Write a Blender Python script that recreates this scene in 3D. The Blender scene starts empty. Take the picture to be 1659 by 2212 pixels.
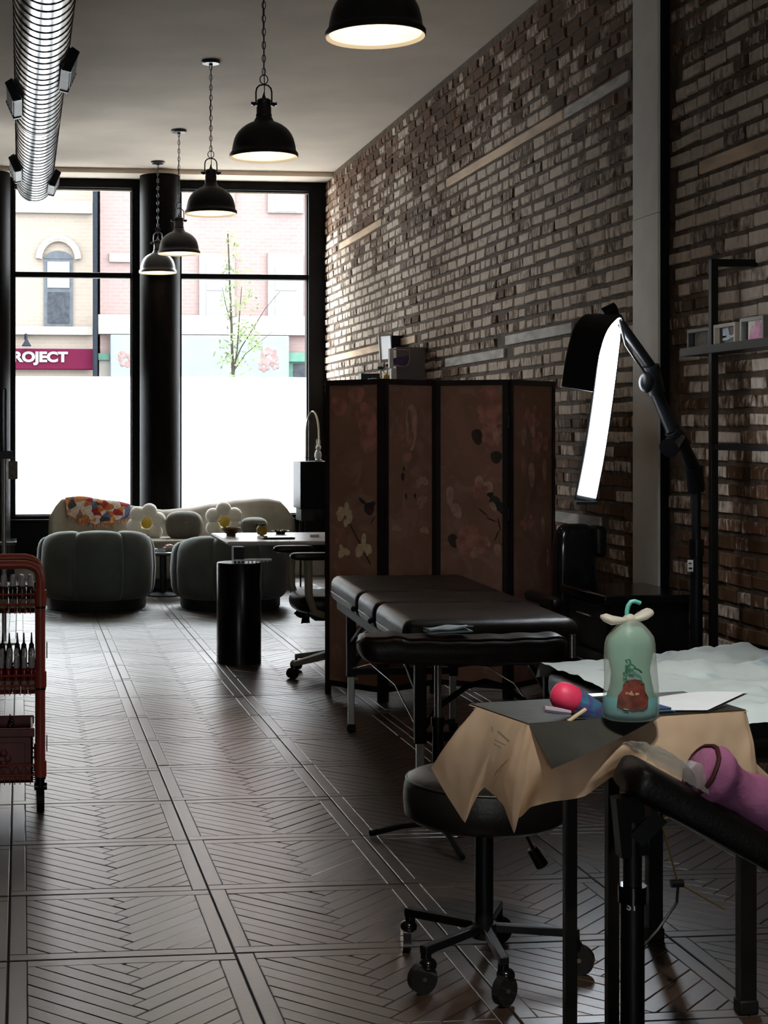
import bpy, bmesh, math, random
from mathutils import Vector, Matrix, noise

scene = bpy.context.scene
C = scene.collection
R = random.Random(7)
PI = math.pi

# ------------------------------------------------------------------ camera
FW, FH = 1659.0, 2212.0
FOC, PX, PY, CAMH = 3385.0, 415.0, 940.0, 1.41
YAW = math.atan2(370.0, FOC)
cam_d = bpy.data.cameras.new('camera')
cam = bpy.data.objects.new('camera', cam_d)
C.objects.link(cam)
cam_d.sensor_fit = 'HORIZONTAL'
cam_d.sensor_width = 36.0
cam_d.lens = FOC / FW * 36.0
cam_d.shift_x = (FW / 2 - PX) / FW
cam_d.shift_y = -(FH / 2 - PY) / FW
cam_d.clip_start = 0.05
cam_d.clip_end = 300
cam.location = (0, 0, CAMH)
cam.rotation_euler = (PI / 2, 0, -YAW)
scene.camera = cam

# ------------------------------------------------------------------ daylight and exposure
world = bpy.data.worlds.new('overcast_sky')
scene.world = world
world.use_nodes = True
bg = world.node_tree.nodes['Background']
bg.inputs['Color'].default_value = (0.90, 0.965, 1.0, 1)
bg.inputs['Strength'].default_value = 37.0

def portal(x0, x1, z0, z1, y):
    # marks a window opening so the sky behind it is sampled efficiently
    d = bpy.data.lights.new('window_portal', 'AREA')
    d.shape = 'RECTANGLE'
    d.size = x1 - x0
    d.size_y = z1 - z0
    d.cycles.is_portal = True
    o = bpy.data.objects.new('window_portal', d)
    C.objects.link(o)
    o.location = ((x0 + x1) / 2, y, (z0 + z1) / 2)
    o.rotation_euler = (-PI / 2, 0, 0)
    return o

vs = scene.view_settings
scene.display_settings.display_device = 'sRGB'
vs.view_transform = 'Standard'
vs.look = 'None'
vs.exposure = 0.0
vs.gamma = 1.0
vs.use_curve_mapping = False
cy = scene.cycles
cy.use_denoising = True
cy.use_adaptive_sampling = True
cy.adaptive_threshold = 0.03
cy.max_bounces = 8
cy.diffuse_bounces = 5
cy.glossy_bounces = 4
cy.transmission_bounces = 6
cy.transparent_max_bounces = 12
cy.caustics_reflective = False
cy.caustics_refractive = False
cy.sample_clamp_indirect = 6.0
cy.blur_glossy = 0.5

# ------------------------------------------------------------------ helpers
CT, ST = math.cos(YAW), math.sin(YAW)

def at(px, py, d):
    """world point seen at a pixel of the photograph, d metres along the optical axis"""
    xr = (px - PX) / FOC * d
    return Vector((xr * CT + d * ST, d * CT - xr * ST, CAMH - (py - PY) / FOC * d))

def atz(px, py, z=0.0):
    return at(px, py, FOC * (CAMH - z) / (py - PY))

def pix(p):
    d = p[0] * ST + p[1] * CT
    xr = p[0] * CT - p[1] * ST
    return PX + FOC * xr / d, PY - FOC * (p[2] - CAMH) / d, d

def lerp(a, b, t):
    return a + (b - a) * t

def chain_offset(parent):
    v = Vector((0, 0, 0))
    while parent is not None:
        v += parent.location
        parent = parent.parent
    return v

class MB:
    """collects shapes; build() links them as one mesh object"""
    def __init__(s):
        s.v, s.f = [], []

    def add(s, verts, faces):
        o = len(s.v)
        s.v += [Vector(p) for p in verts]
        s.f += [tuple(i + o for i in fc) for fc in faces]
        return s

    def hexa(s, c):
        return s.add(c, [(0, 3, 2, 1), (4, 5, 6, 7), (0, 1, 5, 4), (1, 2, 6, 5), (2, 3, 7, 6), (3, 0, 4, 7)])

    def box(s, x0, x1, y0, y1, z0, z1):
        return s.hexa([(x0, y0, z0), (x1, y0, z0), (x1, y1, z0), (x0, y1, z0),
                       (x0, y0, z1), (x1, y0, z1), (x1, y1, z1), (x0, y1, z1)])

    def bar(s, a, b, w, h=None, up=(0, 0, 1)):
        a, b = Vector(a), Vector(b)
        h = h or w
        d = (b - a).normalized()
        u = Vector(up)
        if abs(d.dot(u)) > .95:
            u = Vector((0, 1, 0))
        r = d.cross(u).normalized() * w / 2
        u = r.cross(d).normalized() * h / 2
        return s.hexa([a - r - u, a + r - u, a + r + u, a - r + u, b - r - u, b + r - u, b + r + u, b - r + u])

    def cyl(s, a, b, r0, r1=None, n=16, caps=True):
        a, b = Vector(a), Vector(b)
        r1 = r0 if r1 is None else r1
        d = (b - a).normalized()
        u = Vector((0, 0, 1)) if abs(d.z) < .9 else Vector((1, 0, 0))
        p = d.cross(u).normalized()
        q = d.cross(p)
        vs_, fs = [], []
        for k in range(n):
            t = 2 * PI * k / n
            e = p * math.cos(t) + q * math.sin(t)
            vs_ += [a + e * r0, b + e * r1]
        for k in range(n):
            j = (k + 1) % n
            fs.append((2 * k, 2 * k + 1, 2 * j + 1, 2 * j))
        if caps:
            fs.append(tuple(2 * k for k in range(n)))
            fs.append(tuple(2 * k + 1 for k in reversed(range(n))))
        return s.add(vs_, fs)

    def tube(s, pts, r, n=8, closed=False, flat=None):
        pts = [Vector(p) for p in pts]
        m = len(pts)
        vs_, fs = [], []
        prev = None
        for i, p in enumerate(pts):
            if closed:
                d = pts[(i + 1) % m] - pts[i - 1]
            else:
                d = pts[min(i + 1, m - 1)] - pts[max(i - 1, 0)]
            d.normalize()
            if prev is None:
                u = Vector((0, 0, 1)) if abs(d.z) < .9 else Vector((1, 0, 0))
                a = d.cross(u).normalized()
            else:
                a = (prev - d * prev.dot(d)).normalized()
            prev = a
            b = d.cross(a)
            rr = r[i] if isinstance(r, (list, tuple)) else r
            for k in range(n):
                t = 2 * PI * k / n
                vs_.append(p + a * math.cos(t) * rr + b * math.sin(t) * rr * (flat or 1))
        for i in range(m if closed else m - 1):
            j = (i + 1) % m
            for k in range(n):
                l = (k + 1) % n
                fs.append((i * n + k, i * n + l, j * n + l, j * n + k))
        if not closed:
            fs.append(tuple(reversed(range(n))))
            fs.append(tuple((m - 1) * n + k for k in range(n)))
        return s.add(vs_, fs)

    def lathe(s, prof, c=(0, 0, 0), n=24, cap0=False, cap1=False, fn=None):
        c = Vector(c)
        vs_, fs = [], []
        for (r, z) in prof:
            for k in range(n):
                t = 2 * PI * k / n
                rr = r * (fn(t, z) if fn else 1)
                vs_.append(c + Vector((math.cos(t) * rr, math.sin(t) * rr, z)))
        for i in range(len(prof) - 1):
            for k in range(n):
                l = (k + 1) % n
                fs.append((i * n + k, i * n + l, (i + 1) * n + l, (i + 1) * n + k))
        if cap0:
            fs.append(tuple(reversed(range(n))))
        if cap1:
            fs.append(tuple((len(prof) - 1) * n + k for k in range(n)))
        return s.add(vs_, fs)

    def grid(s, fn, nu, nv, closeu=False, closev=False):
        vs_ = []
        for i in range(nu + (0 if closeu else 1)):
            for j in range(nv + (0 if closev else 1)):
                vs_.append(fn(i / nu, j / nv))
        cu = nu if closeu else nu + 1
        cv = nv if closev else nv + 1
        fs = []
        for i in range(nu):
            for j in range(nv):
                a, b = i * cv + j, ((i + 1) % cu) * cv + j
                jj = (j + 1) % cv
                fs.append((a, b, ((i + 1) % cu) * cv + jj, i * cv + jj))
        return s.add(vs_, fs)

    def ball(s, c, r, nu=16, nv=10, p=1.0):
        c = Vector(c)
        rx, ry, rz = (r, r, r) if isinstance(r, (int, float)) else r
        sg = lambda x: math.copysign(abs(x) ** p, x)
        def fn(u, v):
            t, w = 2 * PI * u, -PI / 2 + PI * v
            cw = sg(math.cos(w))
            return c + Vector((rx * sg(math.cos(t)) * cw, ry * sg(math.sin(t)) * cw, rz * sg(math.sin(w))))
        return s.grid(fn, nu, nv, closeu=True)

    def prism(s, poly, h0, h1, axis='z', at0=0):
        """polygon in a plane pushed along its axis; axis y: poly is (x, z)"""
        n = len(poly)
        if axis == 'z':
            a = [(p[0], p[1], h0) for p in poly]
            b = [(p[0], p[1], h1) for p in poly]
        elif axis == 'y':
            a = [(p[0], h0, p[1]) for p in poly]
            b = [(p[0], h1, p[1]) for p in poly]
        else:
            a = [(h0, p[0], p[1]) for p in poly]
            b = [(h1, p[0], p[1]) for p in poly]
        fs = [tuple(reversed(range(n))), tuple(range(n, 2 * n))]
        for k in range(n):
            l = (k + 1) % n
            fs.append((k, l, n + l, n + k))
        return s.add(a + b, fs)

    def xf(s, m):
        s.v = [m @ p for p in s.v]
        return s

    def mesh(s, name, m, smooth=False, off=None):
        me = bpy.data.meshes.new(name)
        vv = s.v if off is None else [p - off for p in s.v]
        me.from_pydata([tuple(p) for p in vv], [], s.f)
        bm = bmesh.new()
        bm.from_mesh(me)
        bmesh.ops.recalc_face_normals(bm, faces=bm.faces)
        bm.to_mesh(me)
        bm.free()
        if m is not None:
            me.materials.append(m)
        if smooth:
            me.polygons.foreach_set('use_smooth', [True] * len(me.polygons))
            if smooth != 'all':
                me.set_sharp_from_angle(angle=math.radians(42))
        me.update()
        return me

    def build(s, name, m, parent=None, smooth=False, world=False, bevel=0, bseg=2, sub=0):
        off = chain_offset(parent) if (world and parent is not None) else None
        me = s.mesh(name, m, smooth, off)
        o = bpy.data.objects.new(name, me)
        C.objects.link(o)
        o.parent = parent
        if bevel:
            b = o.modifiers.new('bevel', 'BEVEL')
            b.width = bevel
            b.segments = bseg
            b.limit_method = 'ANGLE'
            b.harden_normals = False
            me.polygons.foreach_set('use_smooth', [True] * len(me.polygons))
            me.set_sharp_from_angle(angle=math.radians(42))
        if sub:
            b = o.modifiers.new('sub', 'SUBSURF')
            b.levels = b.render_levels = sub
        return o

def tag(o, label, cat, group=None):
    o['label'] = label
    o['category'] = cat
    if group:
        o['group'] = group
    return o

def thing(name, label, cat, loc=(0, 0, 0), rotz=0, group=None):
    o = bpy.data.objects.new(name, None)
    C.objects.link(o)
    o.empty_display_size = .1
    o.location = loc
    o.rotation_euler = (0, 0, rotz)
    return tag(o, label, cat, group)

def struct(o):
    o['kind'] = 'structure'
    return o

def dup(root, loc=None, rotz=None, label=None, group=None):
    r = root.copy()
    C.objects.link(r)
    if loc is not None:
        r.location = loc
    if rotz is not None:
        r.rotation_euler = (0, 0, rotz)
    if label:
        r['label'] = label
    if group:
        r['group'] = group
    for ch in list(root.children):
        c = ch.copy()
        C.objects.link(c)
        c.parent = r
        for g in ch.children:
            d = g.copy()
            C.objects.link(d)
            d.parent = c
    return r

# ------------------------------------------------------------------ materials
def M(name, col, rough=.5, metal=0.0, var=0.0, vscale=12, bump=0.0, bscale=90, spec=.5, stretch=(1, 1, 1),
      col2=None, emit=None, estr=0, coat=0, sheen=0, trans=0, ior=1.45, alpha=1, rvar=0):
    m = bpy.data.materials.new(name)
    m.use_nodes = True
    nt = m.node_tree
    b = nt.nodes['Principled BSDF']
    b.inputs['Base Color'].default_value = (*col, 1)
    b.inputs['Roughness'].default_value = rough
    b.inputs['Metallic'].default_value = metal
    b.inputs['Specular IOR Level'].default_value = spec
    b.inputs['Coat Weight'].default_value = coat
    b.inputs['Sheen Weight'].default_value = sheen
    b.inputs['Transmission Weight'].default_value = trans
    b.inputs['IOR'].default_value = ior
    b.inputs['Alpha'].default_value = alpha
    if emit:
        b.inputs['Emission Color'].default_value = (*emit, 1)
        b.inputs['Emission Strength'].default_value = estr
    tc = nt.nodes.new('ShaderNodeTexCoord')
    mp = nt.nodes.new('ShaderNodeMapping')
    mp.inputs['Scale'].default_value = stretch
    nt.links.new(tc.outputs['Object'], mp.inputs['Vector'])
    n = nt.nodes.new('ShaderNodeTexNoise')
    n.inputs['Scale'].default_value = vscale
    n.inputs['Detail'].default_value = 4
    nt.links.new(mp.outputs['Vector'], n.inputs['Vector'])
    if var or col2:
        c2 = col2 or tuple(min(1, max(0, c * (1 - var))) for c in col)
        c1 = col if col2 else tuple(min(1, c * (1 + var)) for c in col)
        rp = nt.nodes.new('ShaderNodeValToRGB')
        rp.color_ramp.elements[0].position = .36
        rp.color_ramp.elements[0].color = (*c2, 1)
        rp.color_ramp.elements[1].position = .64
        rp.color_ramp.elements[1].color = (*c1, 1)
        nt.links.new(n.outputs['Fac'], rp.inputs['Fac'])
        nt.links.new(rp.outputs['Color'], b.inputs['Base Color'])
    if rvar:
        mr = nt.nodes.new('ShaderNodeMapRange')
        mr.inputs['To Min'].default_value = rough - rvar
        mr.inputs['To Max'].default_value = rough + rvar
        nt.links.new(n.outputs['Fac'], mr.inputs['Value'])
        nt.links.new(mr.outputs['Result'], b.inputs['Roughness'])
    if bump:
        n2 = nt.nodes.new('ShaderNodeTexNoise')
        n2.inputs['Scale'].default_value = bscale
        n2.inputs['Detail'].default_value = 5
        nt.links.new(mp.outputs['Vector'], n2.inputs['Vector'])
        bp = nt.nodes.new('ShaderNodeBump')
        bp.inputs['Strength'].default_value = bump
        bp.inputs['Distance'].default_value = .01
        nt.links.new(n2.outputs['Fac'], bp.inputs['Height'])
        nt.links.new(bp.outputs['Normal'], b.inputs['Normal'])
    return m

BLACK = M('black_metal', (.004, .004, .0045), .40, var=.2, spec=.3)
BLACKGLOSS = M('black_gloss', (.003, .003, .0035), .16, var=.2, spec=.4)
BLACKPAINT = M('black_paint', (.004, .0035, .003), .5, var=.3, bump=.05, spec=.25)
CHROME = M('chrome', (.55, .55, .56), .18, 1.0, var=.08)
ALU = M('brushed_aluminium', (.42, .41, .38), .38, 1.0, var=.15, stretch=(1, 1, .1))
PLASTER = M('ceiling_plaster', (.80, .69, .57), .9, var=.07, vscale=1.6, bump=.12, bscale=14)
WALLPAINT = M('wall_paint', (.14, .10, .072), .85, var=.06, vscale=2, bump=.05)
LEATHER = M('dark_brown_leather', (.014, .009, .007), .40, var=.25, vscale=9, bump=.12, bscale=160, rvar=.06, spec=.28)
BLEATHER = M('black_leather', (.005, .0045, .004), .40, var=.25, bump=.12, bscale=160, spec=.4)
WHITEPL = M('white_plastic', (.75, .75, .74), .4, var=.04)
RUBBER = M('dark_rubber', (.004, .004, .004), .6, var=.2, spec=.3)
# ------------------------------------------------------------------ the room
WX, WY = 3.05, 15.50           # brick wall plane, window wall plane
LX, BY = -3.3, -3.6            # left and rear walls (behind the view)
CZ = 3.99                      # ceiling height

# floor: herringbone panels of wood planks, each panel framed pinwheel fashion
def plank_material():
    m = bpy.data.materials.new('dark_wood_plank')
    m.use_nodes = True
    nt = m.node_tree
    b = nt.nodes['Principled BSDF']
    b.inputs['Specular IOR Level'].default_value = 1.0
    b.inputs['Coat Weight'].default_value = 1.0
    b.inputs['Coat Roughness'].default_value = .38
    b.inputs['Coat IOR'].default_value = 1.65
    b.inputs['IOR'].default_value = 1.5
    oi = nt.nodes.new('ShaderNodeObjectInfo')
    ge = nt.nodes.new('ShaderNodeNewGeometry')
    ad = nt.nodes.new('ShaderNodeMath'); ad.operation = 'ADD'
    nt.links.new(oi.outputs['Random'], ad.inputs[0])
    nt.links.new(ge.outputs['Random Per Island'], ad.inputs[1])
    fr = nt.nodes.new('ShaderNodeMath'); fr.operation = 'FRACT'
    nt.links.new(ad.outputs[0], fr.inputs[0])
    n = nt.nodes.new('ShaderNodeTexNoise')
    n.inputs['Scale'].default_value = 26
    n.inputs['Detail'].default_value = 6
    nt.links.new(ge.outputs['Position'], n.inputs['Vector'])
    mx = nt.nodes.new('ShaderNodeMath'); mx.operation = 'MULTIPLY_ADD'
    nt.links.new(n.outputs['Fac'], mx.inputs[0])
    mx.inputs[1].default_value = .6
    mr = nt.nodes.new('ShaderNodeMath'); mr.operation = 'MULTIPLY'
    nt.links.new(fr.outputs[0], mr.inputs[0]); mr.inputs[1].default_value = .5
    nt.links.new(mr.outputs[0], mx.inputs[2])
    rp = nt.nodes.new('ShaderNodeValToRGB')
    rp.color_ramp.elements[0].position = .15
    rp.color_ramp.elements[0].color = (.014, .0075, .0045, 1)
    rp.color_ramp.elements[1].position = .85
    rp.color_ramp.elements[1].color = (.050, .027, .016, 1)
    nt.links.new(mx.outputs[0], rp.inputs['Fac'])
    nt.links.new(rp.outputs['Color'], b.inputs['Base Color'])
    r2 = nt.nodes.new('ShaderNodeMapRange')
    r2.inputs['To Min'].default_value = .26
    r2.inputs['To Max'].default_value = .38
    nt.links.new(n.outputs['Fac'], r2.inputs['Value'])
    nt.links.new(r2.outputs['Result'], b.inputs['Roughness'])
    bp = nt.nodes.new('ShaderNodeBump')
    bp.inputs['Strength'].default_value = .16
    bp.inputs['Distance'].default_value = .004
    n3 = nt.nodes.new('ShaderNodeTexNoise')
    n3.inputs['Scale'].default_value = 60
    n3.inputs['Detail'].default_value = 6
    nt.links.new(ge.outputs['Position'], n3.inputs['Vector'])
    nt.links.new(n3.outputs['Fac'], bp.inputs['Height'])
    nt.links.new(bp.outputs['Normal'], b.inputs['Normal'])
    return m

PLANK = plank_material()
GROOVE = M('floor_groove', (.010, .007, .006), .7, var=.2)
TX, TY, TX0, TY0 = .6145, .597, -.034, 4.826

def clip(poly, a, b, c):
    """keep a*x+b*y<=c"""
    out = []
    n = len(poly)
    for i in range(n):
        p, q = poly[i], poly[(i + 1) % n]
        dp, dq = a * p[0] + b * p[1] - c, a * q[0] + b * q[1] - c
        if dp <= 0:
            out.append(p)
        if (dp < 0 < dq) or (dq < 0 < dp):
            t = dp / (dp - dq)
            out.append((p[0] + (q[0] - p[0]) * t, p[1] + (q[1] - p[1]) * t))
    return out

def clip_rect(poly, x0, x1, y0, y1):
    for a, b, c in ((1, 0, x1), (-1, 0, -x0), (0, 1, y1), (0, -1, -y0)):
        poly = clip(poly, a, b, c)
        if len(poly) < 3:
            return []
    return poly

def area(poly):
    return abs(sum(poly[i - 1][0] * poly[i][1] - poly[i][0] * poly[i - 1][1] for i in range(len(poly)))) / 2

def inset(poly, g):
    n = len(poly)
    s = sum(poly[i - 1][0] * poly[i][1] - poly[i][0] * poly[i - 1][1] for i in range(n))
    sg = 1 if s > 0 else -1
    out = []
    for i in range(n):
        p0, p1, p2 = Vector(poly[i - 1]), Vector(poly[i]), Vector(poly[(i + 1) % n])
        e1, e2 = (p1 - p0).normalized(), (p2 - p1).normalized()
        n1, n2 = Vector((-e1.y, e1.x)) * sg, Vector((-e2.y, e2.x)) * sg
        k = n1 + n2
        d = max(.35, 1 + n1.dot(n2))
        out.append(tuple(p1 + k * (g / d)))
    return out

def panel_planks():
    g = .0022                        # half of the open joint between panels
    w = .050
    x1, y1 = TX, TY
    P = []
    P.append([(w, y1 - w), (x1 - g, y1 - w), (x1 - g, y1 - g), (w, y1 - g)])         # far rail
    P.append([(x1 - w, g), (x1 - g, g), (x1 - g, y1 - w), (x1 - w, y1 - w)])         # right stile
    P.append([(g, g), (x1 - w, g), (x1 - w, w), (g, w)])                             # near rail
    P.append([(g, w), (w, w), (w, y1 - g), (g, y1 - g)])                             # left stile
    b = .0535
    cx, cyy = x1 / 2, y1 / 2 + .012
    r2 = math.sqrt(.5)
    to = lambda a, c: (cx + (a + c) * r2, cyy + (c - a) * r2)
    for k in range(-9, 10):
        L = [to(-k * b, k * b), to(-k * b, (k + 1) * b), to(-k * b - 1.2, (k + 1) * b), to(-k * b - 1.2, k * b)]
        Q = [to(-k * b, k * b), to(-k * b + b, k * b), to(-k * b + b, k * b + 1.2), to(-k * b, k * b + 1.2)]
        for q in (L, Q):
            q = clip_rect(q, w, x1 - w, w, y1 - w)
            if len(q) >= 3 and area(q) > 2.5e-4:
                # drop near-duplicate corners left by clipping
                q2 = [q[0]]
                for p in q[1:]:
                    if (Vector(p) - Vector(q2[-1])).length > .002:
                        q2.append(p)
                if (Vector(q2[0]) - Vector(q2[-1])).length < .002:
                    q2.pop()
                if len(q2) >= 3:
                    P.append(q2)
    return P

def plank_geo(mb, poly, ox, oy, dz, tilt=(0, 0)):
    a = inset(poly, .0008)
    t = inset(poly, .0030)
    n = len(poly)
    cx = sum(p[0] for p in poly) / n
    cyy = sum(p[1] for p in poly) / n
    zz = lambda p, z: z + dz + (p[0] - cx) * tilt[0] + (p[1] - cyy) * tilt[1]
    vs_ = [(ox + p[0], oy + p[1], -.007) for p in a]
    vs_ += [(ox + p[0], oy + p[1], zz(p, -.0016)) for p in a]
    vs_ += [(ox + p[0], oy + p[1], zz(p, 0)) for p in t]
    fs = [tuple(range(2 * n, 3 * n))]
    for r in (0, 1):
        for k in range(n):
            l = (k + 1) % n
            fs.append((r * n + k, r * n + l, (r + 1) * n + l, (r + 1) * n + k))
    mb.add(vs_, fs)

floor = struct(MB().box(LX - .1, WX + .2, BY - .1, WY + .2, -.12, -.0065).build('floor', GROOVE))
PL = panel_planks()
floor_list = []
for i in range(-6, 5):
    for j in range(-12, 18):
        ox, oy = TX0 + i * TX, TY0 + j * TY
        if ox + TX < LX or oy > WY:
            continue
        for q, poly in enumerate(PL):
            c = Vector((ox + sum(p[0] for p in poly) / len(poly), oy + sum(p[1] for p in poly) / len(poly), 0))
            sc = -1
            if c.y > 1.5 and c.x < WX:
                x_, y_, d_ = pix(c)
                if 0 < x_ < 980 and y_ < 2230:
                    sc = area(poly) / d_ ** 3
            floor_list.append((sc, q, ox, oy, poly))
floor_list.sort(key=lambda t: -t[0])
rest = MB()
for k, (sc, q, ox, oy, poly) in enumerate(floor_list):
    dz = R.uniform(-.0008, .0003)
    tl = (R.uniform(-.003, .003), R.uniform(-.003, .003))
    if k < 300:
        n = len(poly)
        cx = sum(p[0] for p in poly) / n
        cyy = sum(p[1] for p in poly) / n
        mb = MB()
        plank_geo(mb, [(p[0] - cx, p[1] - cyy) for p in poly], 0, 0, dz, tl)
        o = mb.build('plank', PLANK, floor)
        o.location = (ox + cx, oy + cyy, 0)
    else:
        pp = clip_rect([(p[0] + ox, p[1] + oy) for p in poly], LX, WX, BY, WY)
        if len(pp) >= 3 and area(pp) > 1e-4:
            plank_geo(rest, pp, 0, 0, dz, tl)
rest_o = rest.build('plank_field', PLANK, floor)
rest_o['kind'] = 'stuff'

# ceiling, bulkhead over the shop window, left and rear walls
struct(MB().box(LX, WX + .3, BY, WY + .35, CZ, CZ + .15).build('ceiling', PLASTER))
struct(MB().box(LX, WX, 15.14, WY + .3, CZ - .045, CZ).build('trim_1', PLASTER))
struct(MB().box(LX - .15, LX, BY, WY + .3, -.1, CZ).build('wall_left', WALLPAINT))
RW = (-.9, -.1, 1.2, 2.0)              # added opening behind the camera, lets in fill daylight
rear = MB().box(LX - .15, RW[0], BY - .15, BY, -.1, CZ).box(RW[1], WX + .3, BY - .15, BY, -.1, CZ)
rear.box(RW[0], RW[1], BY - .15, BY, -.1, RW[2]).box(RW[0], RW[1], BY - .15, BY, RW[3], CZ)
struct(rear.build('wall_rear', WALLPAINT))

# ------------------------------------------------------------------ brick wall
def brick_material():
    m = bpy.data.materials.new('whitewashed_brick')
    m.use_nodes = True
    nt = m.node_tree
    L = nt.links.new
    N = nt.nodes.new
    b = nt.nodes['Principled BSDF']
    b.inputs['Roughness'].default_value = .8
    b.inputs['Specular IOR Level'].default_value = .12
    oi, ge = N('ShaderNodeObjectInfo'), N('ShaderNodeNewGeometry')
    ad = N('ShaderNodeMath'); ad.operation = 'ADD'
    L(oi.outputs['Random'], ad.inputs[0]); L(ge.outputs['Random Per Island'], ad.inputs[1])
    fr = N('ShaderNodeMath'); fr.operation = 'FRACT'
    L(ad.outputs[0], fr.inputs[0])
    # brick body colour
    rp = N('ShaderNodeValToRGB')
    e = rp.color_ramp.elements
    e[0].position = 0; e[0].color = (.085, .043, .022, 1)
    e[1].position = 1; e[1].color = (.19, .115, .07, 1)
    x = e.new(.45); x.color = (.15, .078, .042, 1)
    x = e.new(.72); x.color = (.17, .083, .05, 1)
    L(fr.outputs[0], rp.inputs['Fac'])
    # whitewash: patches, streaks running down, brick to brick differences
    def noise_(scale, st, det=5):
        mp = N('ShaderNodeMapping'); mp.inputs['Scale'].default_value = st
        L(ge.outputs['Position'], mp.inputs['Vector'])
        n = N('ShaderNodeTexNoise'); n.inputs['Scale'].default_value = scale; n.inputs['Detail'].default_value = det
        L(mp.outputs['Vector'], n.inputs['Vector'])
        return n
    n1 = noise_(30, (1, 1, .55))
    n2 = noise_(55, (1, 1, .12), 3)
    n0 = noise_(1.1, (1, 1, 1.3), 3)
    def ma(op, a, bb, c=None):
        k = N('ShaderNodeMath'); k.operation = op
        for i, t in enumerate((a, bb, c)):
            if t is None: continue
            if isinstance(t, (int, float)): k.inputs[i].default_value = t
            else: L(t, k.inputs[i])
        return k.outputs[0]
    sp = N('ShaderNodeSeparateXYZ'); L(ge.outputs['Position'], sp.inputs[0])
    zr = N('ShaderNodeValToRGB')           # old paint line: bare brick near the ceiling, worn low down
    z = zr.color_ramp.elements
    z[0].position = 0; z[0].color = (.30,) * 3 + (1,)
    z[1].position = 1; z[1].color = (.26,) * 3 + (1,)
    for pos, v in ((.25, .36), (.36, .62), (.55, .74), (.70, .70), (.80, .54), (.90, .36)):
        q = z.new(pos); q.color = (v, v, v, 1)
    L(ma('DIVIDE', sp.outputs['Z'], 4.0), zr.inputs['Fac'])
    wash = ma('MULTIPLY_ADD', n1.outputs['Fac'], .9, ma('MULTIPLY', n2.outputs['Fac'], .6))
    wash = ma('ADD', wash, ma('MULTIPLY', fr.outputs[0], .52))
    wash = ma('ADD', wash, ma('MULTIPLY', n0.outputs['Fac'], .9))
    wash = ma('ADD', wash, zr.outputs['Color'])
    st = N('ShaderNodeMapRange')
    st.inputs['From Min'].default_value = 1.87
    st.inputs['From Max'].default_value = 2.17
    L(wash, st.inputs['Value'])
    wc = N('ShaderNodeMix'); wc.data_type = 'RGBA'
    wc.inputs['A'].default_value = (.42, .33, .255, 1)
    wc.inputs['B'].default_value = (.82, .71, .60, 1)
    L(n1.outputs['Fac'], wc.inputs['Factor'])
    mx = N('ShaderNodeMix'); mx.data_type = 'RGBA'
    L(st.outputs['Result'], mx.inputs['Factor'])
    L(rp.outputs['Color'], mx.inputs['A']); L(wc.outputs['Result'], mx.inputs['B'])
    L(mx.outputs['Result'], b.inputs['Base Color'])
    bp = N('ShaderNodeBump'); bp.inputs['Strength'].default_value = .5; bp.inputs['Distance'].default_value = .008
    L(n1.outputs['Fac'], bp.inputs['Height']); L(bp.outputs['Normal'], b.inputs['Normal'])
    return m

BRICK = brick_material()
MORTAR = M('old_mortar', (.105, .070, .045), .9, var=.35, vscale=18, bump=.6, bscale=40)
NAILER = M('pine_strip', (.62, .44, .28), .7, var=.25, vscale=14, stretch=(1, .2, 1), bump=.1)
NAILERW = M('painted_strip', (.46, .42, .38), .7, var=.3, vscale=20, stretch=(1, .3, 1), bump=.2)

wall_right = struct(MB().box(WX, WX + .3, BY, WY + .3, -.1, CZ).build('wall_right', MORTAR))
CH = .0757
# nailing strips let into the wall (far end pixel, near end pixel), one course high
def wall_pt(px, py):
    a = math.atan((px - PX) / FOC) + YAW
    y = WX / math.tan(a)
    d = WX * ST + y * CT
    return y, CAMH - (py - PY) / FOC * d

strips = []
for (xa, ya, xb, yb, mt) in ((736, 522, 827, 479, NAILER), (968, 385, 1220, 245, NAILER), (1224, 222, 1363, 165, NAILERW),
                             (1517, 374, 1760, 272, NAILER), (698, 781, 900, 738, NAILER), (966, 774, 1093, 748, NAILERW),
                             (1096, 746, 1240, 716, NAILERW), (1205, 1112, 1300, 1128, NAILERW)):
    y0, z0 = wall_pt(xa, ya)
    y1, z1 = wall_pt(xb, yb)
    zc = (round(((z0 + z1) / 2) / CH - .5) + .5) * CH
    strips.append((min(y0, y1), max(y0, y1), zc, mt))
for y0, y1, zc, mt in strips:
    MB().box(WX - .016, WX + .02, y0, y1, zc - .030, zc + .030).build('nailing_strip', mt, wall_right, bevel=.003)

# pier casing on the wall: flat white boards
PIERX = 2.99
def pier_y(px):
    return PIERX / math.tan(math.atan((px - PX) / FOC) + YAW)
PIER0, PIER1 = pier_y(1421), pier_y(1367)

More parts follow.
